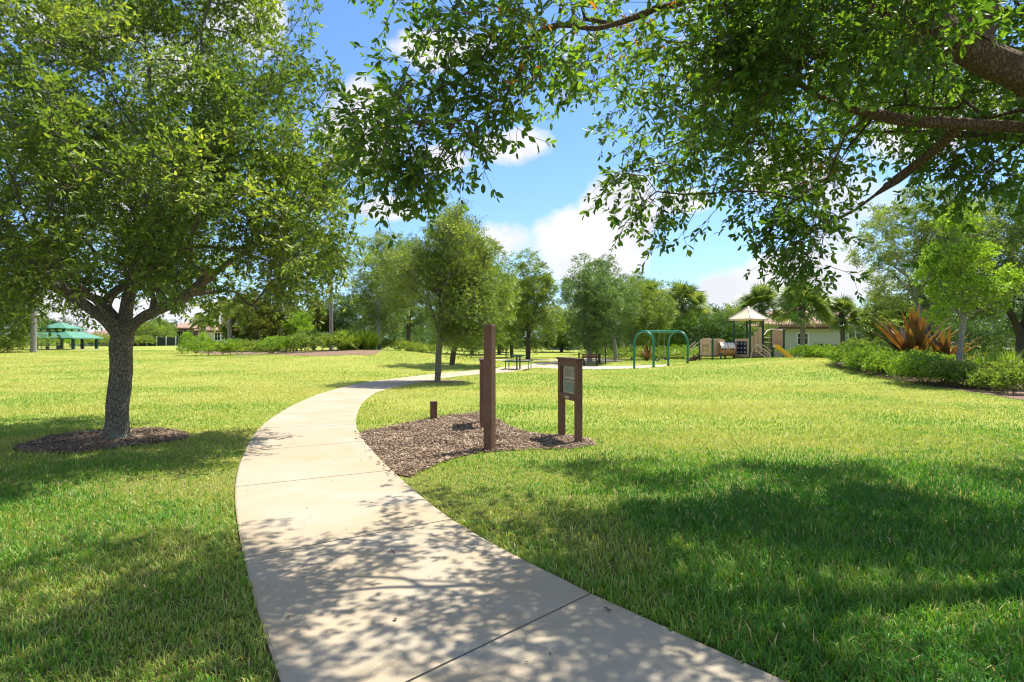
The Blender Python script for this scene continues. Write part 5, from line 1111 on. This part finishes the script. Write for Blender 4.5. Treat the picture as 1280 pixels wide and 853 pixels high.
# climbing wall (tan curved slabs) on the right of the tower
zu = Z(435.5); q1 = post(pp(964.3, .9), Z(411.5)); q2 = post(pp(979.8, .1), Z(411.5)); q3 = post(pp(966, -.6), Z(434.5)) 
deck([cp['right'] + [.08, -.1, 0], q3, q2, q1], zu, 'slide_deck')
panel(q1, q2, zu + .03, Z(412.5), M_tan, name='side_panel', inset=.05, arch=.1)
for k in range(3):
    x = cp['front'][0] + .25 + k * .27; y = cp['front'][1] + .35 + k * .1; m = MB(); m.prism([(-.14, 0), (.14, 0), (.14, 1.15 + .28 * k), (.08, 1.25 + .28 * k), (-.08, 1.22 + .28 * k), (-.14, 1.1 + .28 * k)], (x, y, gz + .2), (math.cos(.5), math.sin(.5), 0), (0, 0, 1), (-math.sin(.5), math.cos(.5), 0), .07); m.build('climbing_slab', M_tan, t)
m = MB(); m.tube([pp(942, -.4, Z(421)), pp(947, -.2, Z(414)), pp(952, .1, Z(411.5)), pp(957, .2, Z(412))], .03, 8); m.tube([pp(955, -.1, Z(419)), pp(959, .1, Z(413.5)), pp(964, .4, Z(411.8)), pp(979, .1, Z(412.3))], .03, 8); m.tube([pp(955, 0, Z(422)), pp(964.3, .9, Z(422))], .022, 8); m.tube([pp(955, 0, Z(428)), pp(964.3, .9, Z(428))], .022, 8); m.build('climbing_rails', M_tan2, t, True)
# main steps with two pairs of tan railings descending to the right
m = MB()
for k in range(5): c = pp(949 + 3.6 * k, -1.1, Z(440.5 + 2.6 * k)); m.box(c, (.24, .9, .05))
m.build('step_treads', M_deck, t)
for dy in (-1.6, -.6):
    m = MB(); o1 = 6 if dy > -1 else 0
    m.tube([pp(938.5 + o1 * .4, dy, Z(447)), pp(939 + o1 * .4, dy, Z(441)), pp(945 + o1, dy, Z(430)), pp(962.5 + o1 * 1.1, dy, Z(442)), pp(963.3 + o1 * 1.1, dy, Z(444)), pp(963 + o1 * 1.1, dy, gz - .05)], .028, 8)
    m.tube([pp(945 + o1, dy, Z(438)), pp(963 + o1 * 1.1, dy, Z(450.5))], .022, 8); m.tube([pp(945 + o1, dy, Z(430)), pp(945 + o1, dy, Z(441))], .022, 8); m.build('step_rail', M_tan2, t, True)
# yellow slide running down to the right
m = MB(); prof = [(968.5, 434.6), (973, 436.5), (979, 441.5), (986, 447.5), (992, 451.8), (1000, 453.3)]; dy0 = -.75
def slide_pt(i, off, lift): px, py = prof[i]; p = pp(px, dy0 - .02 * i, Z(py)); return p + np.array([.12 * off, off * .9, lift])
for i in range(len(prof) - 1):
    a0, a1, b0_, b1_ = slide_pt(i, -.3, 0), slide_pt(i, .3, 0), slide_pt(i + 1, -.3, 0), slide_pt(i + 1, .3, 0); dn = np.array([0, 0, -.05]); m.add([a0, a1, b1_, b0_, a0 + dn, a1 + dn, b1_ + dn, b0_ + dn], [(0, 1, 2, 3), (7, 6, 5, 4), (0, 4, 5, 1), (2, 6, 7, 3), (1, 5, 6, 2), (0, 3, 7, 4)])
sl = m.build('slide', M_yel, t, True)
for sgn in (-.34, .34):
    m = MB()
    for i in range(len(prof) - 1):
        a0, b0_ = slide_pt(i, sgn, -.05), slide_pt(i + 1, sgn, -.05); h_ = np.array([0, 0, .28]); w_ = np.array([0, .04, 0]); m.add([a0, b0_, b0_ + h_, a0 + h_, a0 + w_, b0_ + w_, b0_ + h_ + w_, a0 + h_ + w_], [(0, 1, 2, 3), (7, 6, 5, 4), (0, 4, 5, 1), (2, 6, 7, 3), (1, 5, 6, 2), (0, 3, 7, 4)])
    m.build('slide_side', M_yel if sgn < 0 else M_tan2, sl)
post(pp(901, -1.1), Z(441.5), .05)

# ---------------------------------------------------------------- pavilion and houses
M_groof = pmat('green_metal_roof', (.09, .25, .165), .55, .06, 2, spec=.5)
def slab_roof(m, x0, x1, y0, y1, zl, xa, xb, ya, yb, zt, th=.12):
    """hipped / pyramid roof frustum"""
    vs = [(x0, y0, zl - th), (x1, y0, zl - th), (x1, y1, zl - th), (x0, y1, zl - th), (x0, y0, zl), (x1, y0, zl), (x1, y1, zl), (x0, y1, zl), (xa, ya, zt), (xb, ya, zt), (xb, yb, zt), (xa, yb, zt)]
    fs = [(3, 2, 1, 0)] + [(i, (i + 1) % 4, 4 + (i + 1) % 4, 4 + i) for i in range(4)] + [(4 + i, 4 + (i + 1) % 4, 8 + (i + 1) % 4, 8 + i) for i in range(4)] + [(8, 9, 10, 11)]
    m.add(vs, fs)
pvY = 66; pb = P_at(75, pvY); t = thing('park_pavilion', pb, 'open park pavilion with a two-tier green metal roof on dark posts', 'pavilion'); hw = 3.0; zl = zpx(422.5, pvY); zt = zpx(414.2, pvY)
m = MB(); slab_roof(m, pb[0] - hw, pb[0] + hw, pb[1] - 2.4, pb[1] + 2.4, zl, pb[0] - 1.35, pb[0] + 1.35, pb[1] - 1.2, pb[1] + 1.2, zt); m.build('lower_roof', M_groof, t)
m = MB(); z2 = zpx(410.5, pvY); slab_roof(m, pb[0] - 1.5, pb[0] + 1.5, pb[1] - 1.3, pb[1] + 1.5, z2, pb[0] - .15, pb[0] + .15, pb[1] - .05, pb[1] + .05, zpx(403.5, pvY)); m.build('upper_roof', M_groof, t)
m = MB()
for sx in (-1.2, -.45, .45, 1.2):
    for sy in (-1.1, 1.1): MB().box((pb[0] + sx, pb[1] + sy, (zt + z2) / 2 - .05), (.14, .14, z2 - zt + .1)).build('cupola_post', M_darkgreen, t)
for sx in (-2.6, -1.1, 1.1, 2.6):
    for sy in (-1.8, 1.8): m = MB(); m.box((pb[0] + sx, pb[1] + sy, (pb[2] + zl) / 2 - .1), (.26, .26, zl - pb[2] + .1), bev=.02); m.build('post', M_darkgreen, t)
m = MB(); m.box((pb[0], pb[1], pb[2] + .03), (6.2, 4.8, .1)); m.build('floor_slab', M_conc, t)
# tile roofs
def tilemat():
    m = bpy.data.materials.new('barrel_tile'); m.use_nodes = True; t = m.node_tree; b = t.nodes['Principled BSDF']; b.inputs['Roughness'].default_value = .8
    c = N(t, 'ShaderNodeTexCoord'); n = N(t, 'ShaderNodeTexNoise', i_Scale=2.5, i_Detail=6.0, i_Roughness=.75); t.links.new(c.outputs['Object'], n.inputs['Vector'])
    a = mixc(t, mathn(t, 'MULTIPLY', mathn(t, 'SUBTRACT', n.outputs[0], .35), 3, clamp=True), (.36, .20, .135), (.50, .34, .25)); t.links.new(a, b.inputs['Base Color'])
    w = N(t, 'ShaderNodeTexWave', i_Scale=1.1, wave_type='BANDS', bands_direction='X'); t.links.new(c.outputs['Object'], w.inputs['Vector']); w2 = N(t, 'ShaderNodeTexWave', i_Scale=.9, wave_type='BANDS', bands_direction='Z', wave_profile='SAW'); t.links.new(c.outputs['Object'], w2.inputs['Vector'])
    bp = N(t, 'ShaderNodeBump', i_Strength=1.0, i_Distance=.12); t.links.new(mathn(t, 'ADD', w.outputs['Fac'], mathn(t, 'MULTIPLY', w2.outputs['Fac'], .4)), bp.inputs['Height']); t.links.new(bp.outputs[0], b.inputs['Normal']); return m
M_tile = tilemat(); M_stucco = pmat('sage_stucco', (.50, .53, .48), .9, .05, 3, .2, 40); M_wstucco = pmat('cream_stucco', (.66, .62, .55), .9, .05, 3); M_trim = pmat('white_trim', (.78, .78, .76), .5, .03); M_glass = pmat('dark_window_glass', (.03, .045, .05), .08, .2, 1, spec=.8); M_screen = pmat('dark_screen', (.03, .035, .035), .6, .2, 3)
def house(label, x0, x1, y0, y1, z0, zw, zr, wall, wins, name='house', eave=.55, gables=None):
    b = ((x0 + x1) / 2, y0, z0); t = thing(name, b, label, 'house'); MB().box(((x0 + x1) / 2, (y0 + y1) / 2, (z0 + zw) / 2 - .2), (x1 - x0, y1 - y0, zw - z0 + .4)).build('wall', wall, t)
    m = MB(); h = (y1 - y0) / 2 + eave; ins = min(h, (x1 - x0) / 2 + eave - .2); slab_roof(m, x0 - eave, x1 + eave, y0 - eave, y1 + eave, zw + .18, x0 - eave + ins, x1 + eave - ins, (y0 + y1) / 2 - .05, (y0 + y1) / 2 + .05, zr, .16); rf = m.build('roof', M_tile, t)
    m = MB(); n = int((x1 - x0 + 2 * eave) / .3)
    for k in range(n): x = x0 - eave + (k + .5) * .3; m.tube([(x, y0 - eave - .06, zw + .20), (x, y0 - eave + .35, zw + .20 + .35 * (zr - zw) / h)], .10, 6)
    m.build('eave_tiles', M_tile, rf); MB().box(((x0 + x1) / 2, y0 - eave + .0, zw - .06), (x1 - x0 + 2 * eave - .1, .06, .14)).build('gutter', M_deck, rf)
    for (wx, wz, ww, wh) in wins:
        f = MB(); fw = .11
        for s in (-1, 1): f.box((wx + s * (ww / 2 + fw / 2), y0 - .03, wz), (fw, .10, wh + 2 * fw)); f.box((wx, y0 - .03, wz + s * (wh / 2 + fw / 2)), (ww, .10, fw))
        f.box((wx, y0 - .02, wz), (.05, .06, wh)); f.box((wx, y0 - .02, wz + .1), (ww, .06, .05)); f = f.build('window', M_trim, t); MB().box((wx, y0 - .006, wz), (ww, .03, wh)).build('pane', M_glass, f)
    return t
hY = 58; X = lambda px, Y=hY: (px - CX) / F * Y; z0 = float(H(X(1020), hY))
house('single-storey sage green house with a tan tile roof behind the palms', X(962), X(1118), hY, hY + 11, z0, zpx(409.5, hY), zpx(374, hY + 5.5), M_stucco, [(X(1003), zpx(424, hY), .9, .95), (X(1069), zpx(423, hY), 1.2, .8)])
house('house wing with tan tile roof seen behind the play tower', X(912, 64), X(958, 64), 64, 72, z0, zpx(406, 64), zpx(389, 68), M_stucco, [])
z1 = float(H(X(260, 115), 115))
house('two-storey cream house with a tan roof far behind the left lawn', X(258, 115), X(292, 115), 112, 122, z1, zpx(414.5, 112), zpx(402, 117), M_wstucco, [(X(272, 112), zpx(421, 112), .9, 1.3), (X(281, 112), zpx(421, 112), .9, 1.3)])
house('tan-roofed house with dark screened openings left of the cream house', X(212, 118), X(262, 118), 115, 125, z1, zpx(412, 115), zpx(402, 120), M_wstucco, [(X(240, 115), zpx(421, 115), 3.0, 2.0), (X(226, 115), zpx(421, 115), 1.8, 2.0)])
house('salmon-roofed house behind the green pavilion', X(97, 100), X(168, 100), 98, 108, z1, zpx(424, 98), zpx(409.5, 103), M_wstucco, [(X(104, 98), zpx(432, 98), 1.4, 1.2), (X(118, 98), zpx(432, 98), 2.2, 1.2), (X(133, 98), zpx(432, 98), 1.2, 1.2)])
house('far pink-roofed house glimpsed between the oaks', X(690, 100), X(722, 100), 98, 106, .3, zpx(427, 98), zpx(417, 102), M_wstucco, [(X(705, 98), zpx(433, 98), 1.2, .8)])
# dark screen fence between the trees on the left
fy = 96; t = thing('screen_fence', P_at(195, fy), 'long dark screen fence with pale posts across the far left lawn', 'fence')
MB().box(((X(160, fy) + X(246, fy)) / 2, fy, z1 + .55), (X(246, fy) - X(160, fy), .05, 1.25)).build('screen', M_screen, t)
for px in range(160, 250, 12): MB().box((X(px, fy), fy - .06, z1 + .6), (.12, .07, 1.4)).build('post', M_trim, t)
# handrail by the berm walk
a = P_at(319, 46); b = P_at(331, 46.5); t = thing('hand_railing', a, 'short pale hand railing beside the berm walk', 'railing'); m = MB(); m.tube([a + [-.05, .02, .1], a + [0, 0, .75], b + [0, 0, .4], b + [.1, 0, 0]], .02, 8); m.build('rail', M_trim, t, True); m = MB(); m.tube([a - [0, 0, .05], a + [0, 0, .74]], .02, 8); m.build('post', M_trim, t, True)
# white bench glimpsed at the right edge
b = P_at(1273, 50); t = thing('white_bench', b, 'white slatted bench glimpsed in the shade at the right edge', 'bench'); m = MB()
for k in range(3): m.box(b + [0, k * .14, .45], (1.6, .12, .04), bev=.004)
m.build('seat', M_trim, t)
for s_ in (-1, 1): m = MB(); m.bar(b + [s_ * .7, .05, -.03], b + [s_ * .7, .05, .43], .07, .07); m.bar(b + [s_ * .7, .4, -.03], b + [s_ * .7, .44, 1.0], .07, .05); m.build('leg', M_trim, t)
m = MB(); m.box(b + [0, .43, .9], (1.6, .03, .12), bev=.004); m.box(b + [0, .42, .7], (1.6, .03, .1), bev=.004); m.build('backrest', M_trim, t)

# ---------------------------------------------------------------- small things on the path
def on_path(px, py): p = gp(px, py); p[2] += .026; return p
m = MB(); p = on_path(491, 695); m.tube([p + [-.02, .05, .002], p + [-.005, .02, .006], p + [.012, -.0, .003], p + [.01, -.03, .004]], .0028, 6); m.tube([p + [-.005, .02, .006], p + [-.035, .0, .004]], .0018, 5)
tag(m.build('fallen_twig', M_deck, None), 'thin fallen brown twig lying on the sunlit middle of the path', 'twig')
M_dry = pmat('dry_leaf', (.10, .06, .03), .7, .3, 40)
for (px, py, a, lab) in [(762, 771, .4, 'curled brown leaf on the path near the right-hand joint'), (928, 836, 1.3, 'small dark leaf on the path at the bottom right edge'), (941, 842, 2.2, 'second dark leaf at the bottom right corner of the path'), (494, 782, 2.0, 'tiny dark leaf in the shaded bottom of the path'), (360, 779, 2.9, 'brown leaf near the left edge of the shaded path'), (757, 768, 2.6, 'small leaf scrap touching the curled brown leaf')]:
    p = on_path(px, py); u = yaw(a); v = yaw(a + 1.57); L = .024; m = MB(); n = 7; vs = []
    for i in range(n):
        f = i / (n - 1); w = .011 * math.sin(math.pi * min(.97, f * .9 + .06)); zc = .004 * math.sin(f * 3.1) + .002
        for s, dz in ((-1, .002), (0, 0), (1, .003)): vs.append(p + u * (f - .5) * 2 * L * .6 + v * s * w + np.array([0, 0, zc + dz * abs(s)]))
    fs = [(i * 3 + k, i * 3 + k + 1, i * 3 + k + 4, i * 3 + k + 3) for i in range(n - 1) for k in range(2)]
    m.add(vs, fs); tag(m.build('fallen_leaf', M_dry, None, True), lab, 'leaf', 'fallen leaves on the path')
